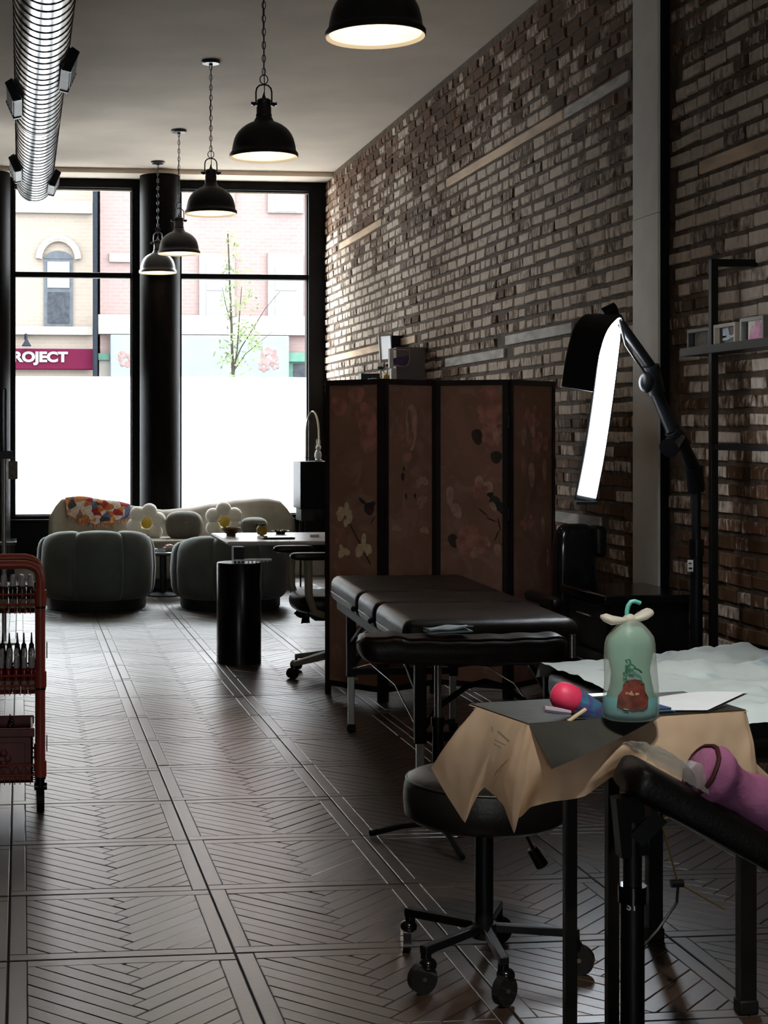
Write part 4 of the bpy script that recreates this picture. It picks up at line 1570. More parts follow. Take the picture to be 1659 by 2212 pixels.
q = on_cab(807, 11.95)
pk = thing('wipes_pack', 'blue and white soft pack lying in front of the dark green box', 'pack', q)
zp = CAMH - (819 - PY) / FOC * 11.95 - tcz
slab(MB(), 0, 0, .055, .04, 0, max(.03, zp + .038), p=.6, rnd=.2).build('pack', M('pale_blue_film', (.52, .62, .72), .35, col2=(.12, .25, .45), vscale=14), pk, smooth='all')
MB().box(-.02, .02, -.015, .015, max(.03, zp + .038), max(.03, zp + .038) + .005).build('lid', WHITEPL, pk, bevel=.002)
# framed sheet fixed edge-on to the wall
SHEETG = frost_mat('backlit_sheet', .05, .95)
f0 = at(832, 752, 12.6)
fm = thing('wall_frame', 'white framed sheet standing out from the brick wall above the cabinet', 'picture frame', f0)
hh = 60 / FOC * 12.6 / 2
tilt = Matrix.Rotation(math.radians(-4), 4, 'Y')
MB().box(-.05, -.036, -.012, .012, -hh, hh).box(.046, .052, -.012, .012, -hh, hh).box(-.036, .046, -.012, .012, -hh, -hh * .80).box(-.036, .046, -.012, .012, hh * .87, hh).xf(tilt).build('frame', WHITEPL, fm)
MB().add([(-.036, 0, -hh * .8), (.046, 0, -hh * .8), (.046, 0, hh * .87), (-.036, 0, hh * .87)], [(0, 1, 2, 3)]).xf(tilt).build('sheet', SHEETG, fm)
MB().box(.05, WX - f0.x + .01, -.02, .10, -hh * .3, hh * .9).build('wall_bracket', BLACK, fm)

# ------------------------------------------------------------------ folding screen
LAC = M('dark_lacquer', (.016, .010, .008), .4, var=.25)
def mural():
    m = bpy.data.materials.new('mural_canvas')
    m.use_nodes = True
    nt = m.node_tree
    L, N = nt.links.new, nt.nodes.new
    b = nt.nodes['Principled BSDF']
    b.inputs['Roughness'].default_value = .8
    ge = N('ShaderNodeNewGeometry')
    def nz(s, d=4):
        n = N('ShaderNodeTexNoise'); n.inputs['Scale'].default_value = s; n.inputs['Detail'].default_value = d
        n.inputs['Distortion'].default_value = 1.2
        L(ge.outputs['Position'], n.inputs['Vector'])
        return n
    n1, n2 = nz(3.2), nz(7.5)
    r1 = N('ShaderNodeValToRGB')
    e = r1.color_ramp.elements
    e[0].position = .34; e[0].color = (.22, .105, .066, 1)
    e[1].position = .70; e[1].color = (.31, .130, .100, 1)
    x = e.new(.54); x.color = (.26, .125, .076, 1)
    L(n1.outputs['Fac'], r1.inputs['Fac'])
    r2 = N('ShaderNodeValToRGB')
    e = r2.color_ramp.elements
    e[0].position = .52; e[0].color = (0, 0, 0, 1)
    e[1].position = .66; e[1].color = (1, 1, 1, 1)
    L(n2.outputs['Fac'], r2.inputs['Fac'])
    mx = N('ShaderNodeMix'); mx.data_type = 'RGBA'
    mx.inputs['B'].default_value = (.36, .20, .15, 1)
    k = N('ShaderNodeMath'); k.operation = 'MULTIPLY'; k.inputs[1].default_value = .5
    L(r2.outputs['Color'], k.inputs[0]); L(k.outputs[0], mx.inputs['Factor'])
    L(r1.outputs['Color'], mx.inputs['A'])
    L(mx.outputs['Result'], b.inputs['Base Color'])
    return m
MURAL = mural()
J = [(703, 8.55), (828, 8.27), (940, 8.56), (1099, 8.38), (1197, 8.72)]
Jp = [at(p, 1000, d) for p, d in J]
scr = thing('folding_screen', 'four panel folding screen with a brown floral and bird mural', 'room divider', (sum(p.x for p in Jp) / 5, sum(p.y for p in Jp) / 5, 0))
SH = 1.708
PANELS = []
for k in range(4):
    a, b_ = Jp[k].copy(), Jp[k + 1].copy()
    a.z = b_.z = 0
    d = (b_ - a)
    W_ = d.length
    d.normalize()
    nrm = Vector((d.y, -d.x, 0))        # towards the camera
    if nrm.y > 0:
        nrm = -nrm
    g0 = .006
    a2 = a + d * g0
    w = W_ - 2 * g0
    PANELS.append((a2, d, nrm, w))
    fw, ft = .026, .022
    m_ = MB()
    P = lambda s, z, o: a2 + d * s + Vector((0, 0, z)) + nrm * o
    def fbar(m_, s0, s1, z0, z1, t=ft):
        m_.hexa([P(s0, z0, -t / 2), P(s1, z0, -t / 2), P(s1, z0, t / 2), P(s0, z0, t / 2), P(s0, z1, -t / 2), P(s1, z1, -t / 2), P(s1, z1, t / 2), P(s0, z1, t / 2)])
    fbar(m_, 0, fw, 0, SH)
    fbar(m_, w - fw, w, 0, SH)
    fbar(m_, fw, w - fw, SH - .03, SH)
    fbar(m_, fw, w - fw, .05, .08)
    po = m_.build('panel_frame', LAC, scr, world=True)
    m_ = MB()
    fbar(m_, fw, w - fw, .08, SH - .03, .006)
    m_.build('canvas', MURAL, po, world=True)
    if k < 3:
        for zz in (.30, .95, 1.45):
            pe = a2 + d * (w + g0) + nrm * .004 + Vector((0, 0, zz))
            MB().cyl(pe, pe + Vector((0, 0, .07)), .008, n=8).build('hinge', BLACK, po, world=True, smooth=True)
# painted motifs on the canvas (flat print)
CRM = M('cream_petal_paint', (.62, .46, .28), .8, var=.12, vscale=40)
PNK = M('pink_petal_paint', (.37, .15, .105), .8, var=.25, vscale=18)
PAL = M('pale_petal_paint', (.42, .23, .17), .8, var=.2, vscale=22)
STM = M('stem_paint', (.05, .03, .02), .8, var=.2)
BRD = M('bird_paint', (.035, .025, .03), .8, var=.4, vscale=30)
BRR = M('robin_breast_paint', (.22, .055, .03), .8, var=.2)
def on_panel(k, px, py):
    a2, d, nrm, w = PANELS[k]
    # intersect the viewing ray with the panel plane
    r = at(px, py, 1) - Vector((0, 0, CAMH))
    o = Vector((0, 0, CAMH))
    pl = a2 + nrm * .0042
    t = (pl - o).dot(nrm) / r.dot(nrm)
    return o + r * t
def motif(k, m, blobs, name='painted_flower'):
    a2, d, nrm, w = PANELS[k]
    mb = MB()
    up = Vector((0, 0, 1))
    for (px, py, rx, ry, rot) in blobs:
        c = on_panel(k, px, py)
        sc_ = c.y / FOC
        n = 14
        ca, sa = math.cos(rot), math.sin(rot)
        vs_ = []
        for q in range(n):
            t = 2 * PI * q / n
            u, v = math.cos(t) * rx * sc_ * 1.1, math.sin(t) * ry * sc_ * (1 - .25 * math.sin(t))
            u, v = u * ca - v * sa, u * sa + v * ca
            vs_.append(c + d * u + up * v + nrm * (.0003 * (len(mb.f) % 5)))
        mb.add(vs_, [tuple(range(n))])
    o = mb.build(name, m, PANEL_OBJS[k], world=True)
    o['kind'] = 'stuff'
    return o
PANEL_OBJS = [c for c in scr.children if c.name.startswith('panel_frame')]
def fl_(cx, cyy, s, n=5, r0=0, sp=2 * PI):
    return [(cx + math.cos(r0 + sp * k / n) * s * .6, cyy - math.sin(r0 + sp * k / n) * s * .6, s * .34, s * .55, r0 + sp * k / n - PI / 2) for k in range(n)]
motif(0, CRM, fl_(744, 1112, 19, 5, .4, 4.2) + [(749, 1095, 6, 14, .1), (736, 1103, 5, 12, .5), (755, 1118, 8, 12, -.2), (747, 1128, 6, 9, 0)] + fl_(786, 1192, 20, 6, .2, 4.0) + [(786, 1165, 6, 18, -.1), (777, 1185, 6, 14, .3), (796, 1186, 6, 15, -.4)] + fl_(744, 1198, 15, 5, .5, 3.6) + [(738, 1185, 5, 13, .4)])
motif(0, CRM, fl_(768, 1352, 11, 5, .6, 3.2) + fl_(766, 1468, 9, 4, .3, 5))
motif(0, PNK, [(790, 900, 26, 44, .3), (800, 945, 24, 30, -.4), (733, 870, 20, 26, .2), (728, 1165, 5, 7, 0), (770, 850, 22, 20, .1)])
motif(0, STM, [(756 + k * 4.2, 1132 + k * 8.2, 1.8, 6, .45) for k in range(11)] + [(776, 1180, 1.2, 20, 0), (806, 1122, 1.2, 12, -.6)], 'painted_stem')
motif(0, BRD, [(797, 1096, 13, 14, .2), (783, 1082, 11, 4, -.6), (806, 1087, 6, 6, 0)], 'painted_bird')
motif(0, BRR, [(799, 1102, 7, 8, 0)], 'painted_bird')
motif(1, PAL, [(889, 912, 18, 52, 0)])
motif(1, PNK, [(886, 905, 8, 30, .1), (888, 945, 9, 20, -.2), (866, 930, 9, 18, .3), (880, 985, 14, 12, 0)])
motif(1, PAL, fl_(912, 1045, 17, 5, .3, 4) + fl_(914, 1085, 16, 5, .9, 4) + fl_(916, 1150, 13, 4, .2, 3) + fl_(856, 1145, 12, 4, .3, 3))
motif(1, BRD, [(870, 1028, 5, 9, 0), (877, 1071, 3, 7, .2), (896, 1070, 3, 6, 0), (872, 1012, 3, 5, 0)], 'painted_bud')
motif(2, PNK, fl_(1064, 890, 34, 7, .2) + fl_(1062, 940, 24, 6, .5) + [(1055, 850, 18, 22, 0)] + fl_(1020, 1170, 36, 8, .1) + fl_(1036, 1060, 20, 5, .3))
motif(2, PAL, [(1035, 1042, 9, 20, .1), (1052, 1050, 12, 14, .5), (972, 1066, 8, 22, 0), (985, 1100, 10, 18, .4), (1070, 935, 6, 24, .2), (1048, 1165, 6, 16, .6), (1003, 1160, 7, 18, -.4), (1024, 1190, 8, 14, 0), (1075, 1185, 8, 14, .2)])
motif(2, STM, [(1030, 940, 11, 18, .2), (1072, 985, 12, 14, 0), (978, 1165, 10, 16, .3), (1042, 1105 + 0, 1.6, 14, .9), (1060, 1122, 1.5, 14, 1.2), (1078, 1130, 1.6, 16, .2), (1074, 1155, 1.6, 14, -.4)], 'painted_leaf')
motif(2, BRD, [(1070, 1085, 11, 20, .7), (1059, 1068, 7, 7, 0), (1084, 1104, 5, 13, .8)], 'painted_bird')
motif(2, PAL, [(1064, 1092, 6, 12, .6), (1056, 1074, 3, 3, 0)], 'painted_bird')
motif(3, PNK, fl_(1150, 900, 26, 6, .2) + fl_(1166, 960, 24, 6, .6) + fl_(1140, 1130, 20, 6, 0) + [(1130, 1000, 10, 24, .2)])
motif(3, PAL, [(1150, 915, 9, 30, .2), (1165, 950, 10, 26, -.3), (1148, 1020, 12, 28, .1), (1176, 1010, 8, 26, 0), (1172, 1130, 7, 20, .2), (1132, 940, 8, 20, -.1), (1183, 1200, 5, 22, 0)])
# ------------------------------------------------------------------ treatment table in the middle
mtL, mtW, mtZ = 1.86, .66, .735
nl = at(872, 1345, 5.72)
nr = at(1275, 1300, 5.72)
fl0 = at(716, 1240, 7.52)
ax = Vector((fl0.x - nl.x, fl0.y - nl.y, 0)).normalized()
rotz = math.atan2(ax.y, ax.x) - PI / 2
mt = thing('massage_table', 'dark brown padded folding treatment table in front of the floral screen', 'treatment table', (nl.x, nl.y, 0), rotz)
# local frame: x across from left edge, y along the length away from the camera
def pad(mb, x0, x1, y0, y1, z0, z1, r=.04, n=5):
    bm = bmesh.new()
    bmesh.ops.create_cube(bm, size=1)
    for v in bm.verts:
        v.co = Vector((lerp(x0, x1, v.co.x + .5), lerp(y0, y1, v.co.y + .5), lerp(z0, z1, v.co.z + .5)))
    bmesh.ops.bevel(bm, geom=list(bm.edges), offset=r, segments=n, profile=.5, affect='EDGES')
    bm.verts.ensure_lookup_table()
    mb.add([v.co.copy() for v in bm.verts], [tuple(v.index for v in f.verts) for f in bm.faces])
    bm.free()
    return mb
secs = [(0, .62), (.63, 1.06), (1.07, mtL)]
for (y0, y1) in secs:
    s = pad(MB(), 0, mtW, y0, y1, mtZ - .125, mtZ, .045).build('padded_section', LEATHER, mt, smooth='all')
    MB().tube([(.012, y0 + .03, mtZ - .075), (-.001, y0 + .06, mtZ - .075), (-.001, y1 - .06, mtZ - .075), (.012, y1 - .03, mtZ - .075)], .0035, 6).build('piping', LEATHER, s, smooth=True)
    MB().ball((-.004, y0 + .06, mtZ - .085), (.012, .016, .012), 10, 6).build('corner_knob', BLACK, s, smooth='all')
MB().box(.03, mtW - .03, .03, mtL - .03, mtZ - .16, mtZ - .12).build('under_frame', BLACKPAINT, mt)
for (x, y) in ((.085, .12), (mtW - .085, .12), (.085, mtL - .12), (mtW - .085, mtL - .12)):
    l_ = MB().box(x - .022, x + .022, y - .016, y + .016, .26, mtZ - .15).build('leg', BLACKPAINT, mt, bevel=.003)
    MB().box(x - .015, x + .015, y - .012, y + .012, .03, .28).build('leg_extension', ALU, l_, bevel=.002)
    MB().box(x - .02, x + .02, y - .018, y + .018, 0, .035).build('rubber_foot', RUBBER, l_, bevel=.004)
for y in (.12, mtL - .12):
    MB().tube([(.085, y, .30), (.16, y, .40), (.26, y, .47), (.33, y, .49), (.40, y, .47), (.50, y, .40), (mtW - .085, y, .30)], .011, 8).build('arched_brace', BLACKPAINT, mt, smooth=True)
    MB().box(.085, mtW - .085, y - .012, y + .012, .27, .30).build('stretcher', BLACKPAINT, mt)
for x in (.085, mtW - .085):
    for (y0, z0, y1, z1) in ((.14, .44, .80, .60), (mtL - .14, .44, 1.0, .60), (.14, .30, .62, .40), (mtL - .14, .30, 1.2, .40), (.62, .40, 1.2, .40)):
        MB().tube([(x, y0, z0), (x, y1, z1)], .0028, 5).build('support_cable', CHROME, mt)
    MB().tube([(x, .12, .42), (x, .40, .52), (x, .62, .60)], .010, 8).build('strut', BLACKPAINT, mt, smooth=True)
    MB().tube([(x, mtL - .12, .42), (x, mtL - .40, .52), (x, mtL - .62, .60)], .010, 8).build('strut', BLACKPAINT, mt, smooth=True)
for x in (.40, .62):
    MB().cyl((x, -.012, mtZ - .14), (x, -.012, mtZ - .055), .014, n=12).build('socket', CHROME, mt, smooth=True)

# arm board on its post, in front of the table's near end
ad_ = 5.42
p0 = at(770, 1392, ad_)
p1 = at(1225, 1402, ad_)
ab = thing('arm_board', 'black padded arm board on a post before the near end of the table', 'arm rest', (at(935, 1500, ad_).x, at(935, 1500, ad_).y, 0))
zc = (p0.z + p1.z) / 2
def ab_fn(u, v):
    p = lerp(p0, p1, u)
    s = lambda q, e: math.copysign(abs(q) ** e, q)
    a = 2 * PI * v
    endr = min(1, (1 - abs(2 * u - 1) ** 14) ** .5 + .02)
    hy, hz = .105 * endr, .050 * (endr * .85 + .15) * (1 + .04 * math.cos(u * 40))
    dip = -.012 * math.sin(PI * u)
    return Vector((p.x, p.y, zc)) + Vector((ST, CT, 0)) * s(math.cos(a), .6) * hy + Vector((0, 0, s(math.sin(a), .55) * hz + dip + .006 * max(0, math.cos(u * 34)) * (1 if u < .3 else .2)))
mb = MB().grid(ab_fn, 48, 20, closev=True)
mb.f.append(tuple(range(20)))
mb.f.append(tuple(48 * 20 + k for k in reversed(range(20))))
pad_o = mb.build('pad', LEATHER, ab, smooth='all', world=True)
MB().tube([ab_fn(u / 30, .36) + Vector((0, 0, .002)) for u in range(0, 31)], .0035, 6).build('piping', LEATHER, pad_o, smooth=True, world=True)
pb_ = at(946, 1500, ad_)
MB().cyl((pb_.x, pb_.y, .05), (pb_.x, pb_.y, .42), .019, n=14).build('outer_post', BLACK, ab, smooth=True, world=True)
MB().cyl((pb_.x, pb_.y, .40), (pb_.x, pb_.y, zc - .04), .0125, n=14).build('inner_post', CHROME, ab, smooth=True, world=True)
MB().cyl((pb_.x, pb_.y, .405), (pb_.x, pb_.y, .435), .024, n=14).build('collar', BLACK, ab, smooth=True, world=True)
MB().cyl((pb_.x + .02, pb_.y - .01, .42), (pb_.x + .055, pb_.y - .02, .42), .007, .014, n=10).build('knob', BLACK, ab, smooth=True, world=True)
for k in range(3):
    a = 2 * PI * k / 3 + .6
    MB().tube([(pb_.x, pb_.y, .07), (pb_.x + math.cos(a) * .12, pb_.y + math.sin(a) * .12, .05), (pb_.x + math.cos(a) * .24, pb_.y + math.sin(a) * .24, .012)], .011, 8).build('foot', BLACK, ab, smooth=True, world=True)
tq = at(968, 1352, ad_)
TOW = M('pale_blue_towel', (.42, .50, .53), .9, var=.08, vscale=20, bump=.15)
tw_ = thing('folded_towel', 'folded pale blue towel lying on the black arm board', 'towel', (tq.x, tq.y, zc + .052))
hw = 48 / FOC * ad_
MB().grid(lambda u, v: Vector((lerp(-hw, hw, u), lerp(-.045, .045, v), .010 + .014 * u * (1 - .3 * v) + .003 * math.sin(u * 9 + v * 3))), 14, 6).build('upper_fold', TOW, tw_, smooth='all')
MB().grid(lambda u, v: Vector((lerp(-hw, hw * .96, u), lerp(-.047, .045, v), .002 + .006 * u)), 10, 4).build('lower_fold', TOW, tw_, smooth='all')
for ch in tw_.children:
    ch.modifiers.new('solid', 'SOLIDIFY').thickness = .004

# ------------------------------------------------------------------ dark corner behind: client chair and work counter
cd_ = 7.55
cc = at(1250, 1270, cd_)
cc_ch = thing('client_chair', 'glossy black high backed chair beside the right end of the screen', 'chair', (cc.x, cc.y, 0))
zT, zS = CAMH - (1131 - PY) / FOC * cd_, .50
def cb(u, v):
    s = lambda q, e: math.copysign(abs(q) ** e, q)
    a, w = 2 * PI * u, -PI / 2 + PI * v
    return Vector((-.02 + .105 * s(math.cos(a), .5) * s(math.cos(w), .45), .055 * s(math.sin(a), .6) * s(math.cos(w), .6), (zT + zS) / 2 + (zT - zS) / 2 * s(math.sin(w), .55)))
MB().grid(cb, 32, 18, closeu=True).build('backrest', M('black_vinyl', (.008, .008, .009), .14, var=.2), cc_ch, smooth='all')
pad(MB(), .06, .125, -.06, .06, zT - .16, zT - .01, .025).build('headrest', BLEATHER, cc_ch, smooth='all')
pad(MB(), -.24, .24, -.46, .02, .40, .50, .035).build('seat', BLEATHER, cc_ch, smooth='all')
for s in (-1, 1):
    pad(MB(), s * .25 - .03, s * .25 + .03, -.42, -.02, .62, .67, .02).build('armrest', BLEATHER, cc_ch, smooth='all')
    MB().box(s * .25 - .012, s * .25 + .012, -.24, -.20, .42, .62).build('arm_post', BLACK, cc_ch)
MB().cyl((0, -.22, .03), (0, -.22, .40), .035, n=16).build('column', CHROME, cc_ch, smooth=True)
MB().lathe([(.27, 0), (.27, .015), (.06, .035)], (0, -.22, 0), 32, cap0=True, cap1=True).build('base', BLACK, cc_ch, smooth=True)

wc0 = atz(1330, 1283, .74)
wk = thing('work_counter', 'low black work counter along the dark brick wall', 'counter', (2.63, 6.58, 0))
MB().box(2.42, 2.82, 6.31, 6.85, .70, .74).build('worktop', BLACKGLOSS, wk, world=True, bevel=.006)
MB().box(2.46, 2.80, 6.34, 6.82, .08, .70).build('body', BLACKPAINT, wk, world=True)
for k in range(3):
    d_ = MB().box(2.445, 2.46, 6.36, 6.80, .10 + k * .2, .285 + k * .2).build('drawer', BLACKPAINT, wk, world=True, bevel=.003)
    MB().cyl((2.43, 6.50, .235 + k * .2), (2.43, 6.66, .235 + k * .2), .005, n=8).build('handle', CHROME, d_, world=True, smooth=True)
MB().box(2.5, 2.78, 6.38, 6.78, 0, .08).build('plinth', BLACK, wk, world=True)

# ------------------------------------------------------------------ wall rack with framed pictures
TUBE = M('rack_tube', (.005, .0047, .0045), .45, var=.15, spec=.25)
rk_y = lambda px, X: X / math.tan(math.atan((px - PX) / FOC) + YAW)
rx_ = 2.86
ry = rk_y(1541, rx_)
dd = rx_ * ST + ry * CT
zz_ = lambda py, d=dd: CAMH - (py - PY) / FOC * d
rack = thing('wall_rack', 'tall black square tube rack with a picture ledge on the right wall', 'rack', (rx_, ry, 0))
t_ = .030
MB().box(rx_ - t_ / 2, rx_ + t_ / 2, ry - t_ / 2, ry + t_ / 2, 0, zz_(560)).build('upright', TUBE, rack, world=True, bevel=.002)
MB().box(rx_ - t_ / 2, rx_ + t_ / 2, ry - 1.1 - t_ / 2, ry - 1.1 + t_ / 2, 0, zz_(560)).build('upright', TUBE, rack, world=True, bevel=.002)
MB().box(rx_ + t_ / 2, WX - .005, ry - t_ / 2, ry + t_ / 2, zz_(560) - t_, zz_(560)).build('top_arm', TUBE, rack, world=True, bevel=.002)
MB().box(rx_ + t_ / 2, WX - .005, ry - 1.1 - t_ / 2, ry - 1.1 + t_ / 2, zz_(560) - t_, zz_(560)).build('top_arm', TUBE, rack, world=True, bevel=.002)
zl = zz_(752)
MB().box(rx_ - .028, rx_ + .10, ry - 1.15, ry + .26, zl - .022, zl).build('picture_ledge', TUBE, rack, world=True, bevel=.002)
MB().box(rx_ - .030, rx_ - .024, ry - 1.15, ry + .26, zl - .022, zl + .012).build('ledge_lip', TUBE, rack, world=True)
MB().box(rx_ - .012, rx_ + .012, ry - 1.1, ry, zz_(966) - .012, zz_(966) + .012).build('cross_rail', TUBE, rack, world=True)
MB().box(rx_ - .012, rx_ + .012, ry - 1.1, ry, .30, .33).build('cross_rail', TUBE, rack, world=True)
FRK = M('grey_frame', (.05, .05, .045), .45, var=.1)
FRW = M('pale_wood_frame', (.38, .32, .25), .5, var=.12)
FRG = M('silver_frame', (.24, .23, .22), .4, .4, var=.1)
def framed(px0, px1, z0, h, mt_, lab, art, depth=.030):
    y0, y1 = rk_y(px1, rx_), rk_y(px0, rx_)
    f = thing('picture_frame', lab, 'picture frame', (rx_, (y0 + y1) / 2, z0), 0, 'framed pictures on the wall ledge')
    w = (y1 - y0) / 2
    b = .014
    m_ = MB()
    m_.box(-.012, .018, -w, -w + b, 0, h).box(-.012, .018, w - b, w, 0, h).box(-.012, .018, -w + b, w - b, 0, b).box(-.012, .018, -w + b, w - b, h - b, h)
    m_.build('frame', mt_, f)
    MB().box(.010, .016, -w + b, w - b, b, h - b).build('backing', BLACK, f)
    art(f, w - b - .002, b, h - b)
    return f
def art1(f, w, z0, z1):
    MB().box(.007, .0098, -w, w * .8, z0, z1).build('print', M('grey_print', (.17, .165, .15), .6, col2=(.22, .20, .17), vscale=25), f)
    c = (z0 + z1) / 2
    MB().tube([(.0068, math.cos(a) * .055 - .01, c + .008 + math.sin(a) * .030) for a in [PI * q / 10 for q in range(11)]], .004, 5).build('drawn_line', M('sepia_line', (.26, .19, .12), .7, var=.1), f)
    MB().box(.0065, .0068, -.03, .02, z0 + .006, c - .012).build('drawn_shape', M('sepia_line2', (.22, .16, .10), .7, var=.3, vscale=60), f)
def art2(f, w, z0, z1):
    MB().box(.008, .0098, -w, w, z0, z1).build('print', M('black_print', (.012, .010, .010), .35, var=.2), f)
    c = (z0 + z1) / 2
    MB().prism([(w * .62, z1 - .004), (w * .05, z1 - .002), (-w * .1, c), (-w * .45, c - .005), (-w * .7, c + .012), (-w * .72, z0 + .025), (-w * .3, z0 + .018), (w * .2, c - .022), (w * .62, c - .02)], .0060, .0078, axis='x').build('pale_shape', M('white_shirt_print', (.60, .62, .66), .6, col2=(.32, .38, .42), vscale=18), f)
    MB().prism([(w * .62, z0 + .022), (w * .25, z0 + .024), (w * .25, z0 + .030), (w * .62, z0 + .032)], .0060, .0078, axis='x').build('pale_mark', M('cream_print', (.6, .56, .46), .6, var=.1), f)
def art3(f, w, z0, z1):
    MB().box(.007, .0098, -w, w * .78, z0, z1).build('print', M('cream_paper', (.66, .62, .52), .7, var=.03), f)
    m_ = MB()
    c = (z0 + z1) / 2
    m_.prism([(w * .62, z0 + .001), (w * .55, c - .005), (w * .38, c + .022), (w * .2, c + .010), (w * .0, c + .034), (-w * .35, c + .034), (-w * .62, c + .015), (-w * .7, z0 + .004)], .0055, .0068, axis='x')
    m_.build('pink_figure', M('pink_watercolour', (.62, .20, .38), .7, col2=(.70, .42, .50), vscale=26), f)
hf = zz_(698) - zz_(745)
framed(1490, 1538, zl + .001, hf * .98, FRK, 'dim grey framed drawing, leftmost on the wall ledge', art1)
framed(1547, 1594, zl + .001, hf * 1.02, FRW, 'pale wood framed photo of a white shirt, middle of the wall ledge', art2)
framed(1604, 1655, zl + .001, hf * 1.12, FRG, 'silver framed pink watercolour, rightmost on the wall ledge', art3)

# ------------------------------------------------------------------ half moon light on its stand
LMP = M('lamp_shell', (.004, .0042, .005), .42, var=.1, spec=.2)
LED = M('led_strip', (.9, .9, .9), .5, emit=(.86, .93, 1.0), estr=42.0)
DIF = M('led_strip_end', (.8, .85, .9), .4, var=.02)
ld = 6.05
path = [(1246, 842, ld - .30), (1256, 775, ld - .27), (1275, 715, ld - .20), (1304, 688, ld - .05), (1318, 715, ld + .06), (1314, 770, ld + .12), (1300, 880, ld + .18), (1284, 985, ld + .20), (1265, 1083, ld + .20)]
pp = [at(*q) for q in path]
# smooth the path
def catmull(p, n=6):
    out = []
    for i in range(len(p) - 1):
        a, b, c, d = p[max(i - 1, 0)], p[i], p[i + 1], p[min(i + 2, len(p) - 1)]
        for k in range(n):
            t = k / n
            out.append(.5 * ((2 * b) + (c - a) * t + (2 * a - 5 * b + 4 * c - d) * t * t + (3 * b - a - 3 * c + d) * t ** 3))
    out.append(p[-1])
    return out
pp = catmull(pp)
RV = Vector((CT, -ST, 0))
def strip(mb, half, inn, out_, i0=0, i1=None):
    """closed band following the arch; width runs across the view, inn/out are offsets along the inward normal"""
    P_ = pp[i0:i1]
    vs_, fs = [], []
    m = len(P_)
    for i, p in enumerate(P_):
        g = i + i0
        tn = (pp[min(g + 1, len(pp) - 1)] - pp[max(g - 1, 0)]).normalized()
        wv = (RV - tn * RV.dot(tn)).normalized()
        # a little twist: the far leg shows its face, the near leg its back
        nn = tn.cross(wv).normalized()
        cen = (pp[0] + pp[-1]) / 2 + Vector((0, 0, .1))
        if nn.dot(cen - p) < 0:
            nn = -nn
        hw = half * (.95 if g < len(pp) / 2 else .72)
        vs_ += [p - wv * hw + nn * out_, p + wv * hw + nn * out_, p + wv * hw + nn * inn, p - wv * hw + nn * inn]
    for i in range(m - 1):
        for k in range(4):
            l = (k + 1) % 4
            fs.append((i * 4 + k, i * 4 + l, i * 4 + 4 + l, i * 4 + 4 + k))
    fs.append((0, 1, 2, 3))
    fs.append(tuple((m - 1) * 4 + k for k in (3, 2, 1, 0)))
    return mb.add(vs_, fs)
base = at(1506, 1200, 6.28)
hl = thing('half_moon_lamp', 'arched half moon light glowing white on a jointed black stand', 'lamp', (base.x, base.y, 0))
strip(MB(), .062, -.002, -.016).build('shell', LMP, hl, world=True, bevel=.004)
strip(MB(), .050, .006, -.0015, 2, -1).build('light_strip', LED, hl, world=True)
e0 = pp[-1]
MB().box(e0.x - .045, e0.x + .045, e0.y - .02, e0.y + .015, e0.z - .012, e0.z).build('end_cap', LMP, hl, world=True)
arm = [at(1322, 672, ld), at(1405, 790, ld + .12), at(1418, 850, ld + .14), at(1452, 930, 6.2), at(1478, 962, 6.22), at(1498, 1010, 6.26), at(1504, 1060, 6.28)]
MB().cyl(at(1302, 678, ld), at(1330, 664, ld), .022, n=14).build('head_joint', LMP, hl, world=True, smooth=True)
MB().cyl(arm[0], arm[1], .017, .020, n=14).build('upper_arm', LMP, hl, world=True, smooth=True)
MB().tube([at(1338, 690, ld - .03), at(1352, 745, ld), at(1372, 775, ld), at(1398, 812, ld + .06)], .005, 6).build('cable', BLACK, hl, world=True, smooth=True)
MB().cyl(arm[1], arm[2], .034, .034, n=16).build('elbow_joint', LMP, hl, world=True, smooth=True)
MB().ball(at(1396, 826, ld + .05), (.030, .03, .042), 12, 8).build('elbow_knob', LMP, hl, world=True, smooth='all')
MB().cyl(arm[2], arm[3], .024, .026, n=14).build('middle_arm', LMP, hl, world=True, smooth=True)
MB().cyl(arm[3], arm[4], .033, .030, n=16).build('lower_joint', LMP, hl, world=True, smooth=True)
MB().cyl(at(1445, 968, 6.12), at(1470, 945, 6.2), .040, .020, n=14).build('clamp_knob', BLACKGLOSS, hl, world=True, smooth=True)
MB().cyl(arm[4], arm[5], .022, .026, n=14).build('lower_arm', LMP, hl, world=True, smooth=True)
MB().cyl(arm[5], arm[6], .038, .034, n=16).build('pivot', LMP, hl, world=True, smooth=True)
bx0, by0 = arm[6].x, arm[6].y
zc_ = lambda py: CAMH - (py - PY) / FOC * 6.28
MB().cyl((bx0, by0, zc_(1200)), (bx0, by0, arm[6].z), .018, n=16).build('inner_pole', LMP, hl, world=True, smooth=True)
MB().cyl((bx0, by0, .10), (bx0, by0, zc_(1195)), .025, n=18).build('outer_pole', LMP, hl, world=True, smooth=True)
MB().cyl((bx0, by0, zc_(1200)), (bx0, by0, zc_(1165)), .030, n=18).build('pole_collar', BLACKGLOSS, hl, world=True, smooth=True)
STK = M('sticker_white', (.62, .60, .56), .6, var=.04)
sx_ = at(1491, 1222, 6.245)
fwd = Vector((ST, CT, 0))
def face_quad(c, w, h, off):
    o = c - fwd * off
    return [o - RV * w - Vector((0, 0, h)), o + RV * w - Vector((0, 0, h)), o + RV * w + Vector((0, 0, h)), o - RV * w + Vector((0, 0, h))]
q4 = face_quad(sx_, .011, .023, .002)
st_o = MB().hexa(q4 + [p + fwd * .002 for p in q4]).build('sticker', STK, hl, world=True)
m_ = MB()
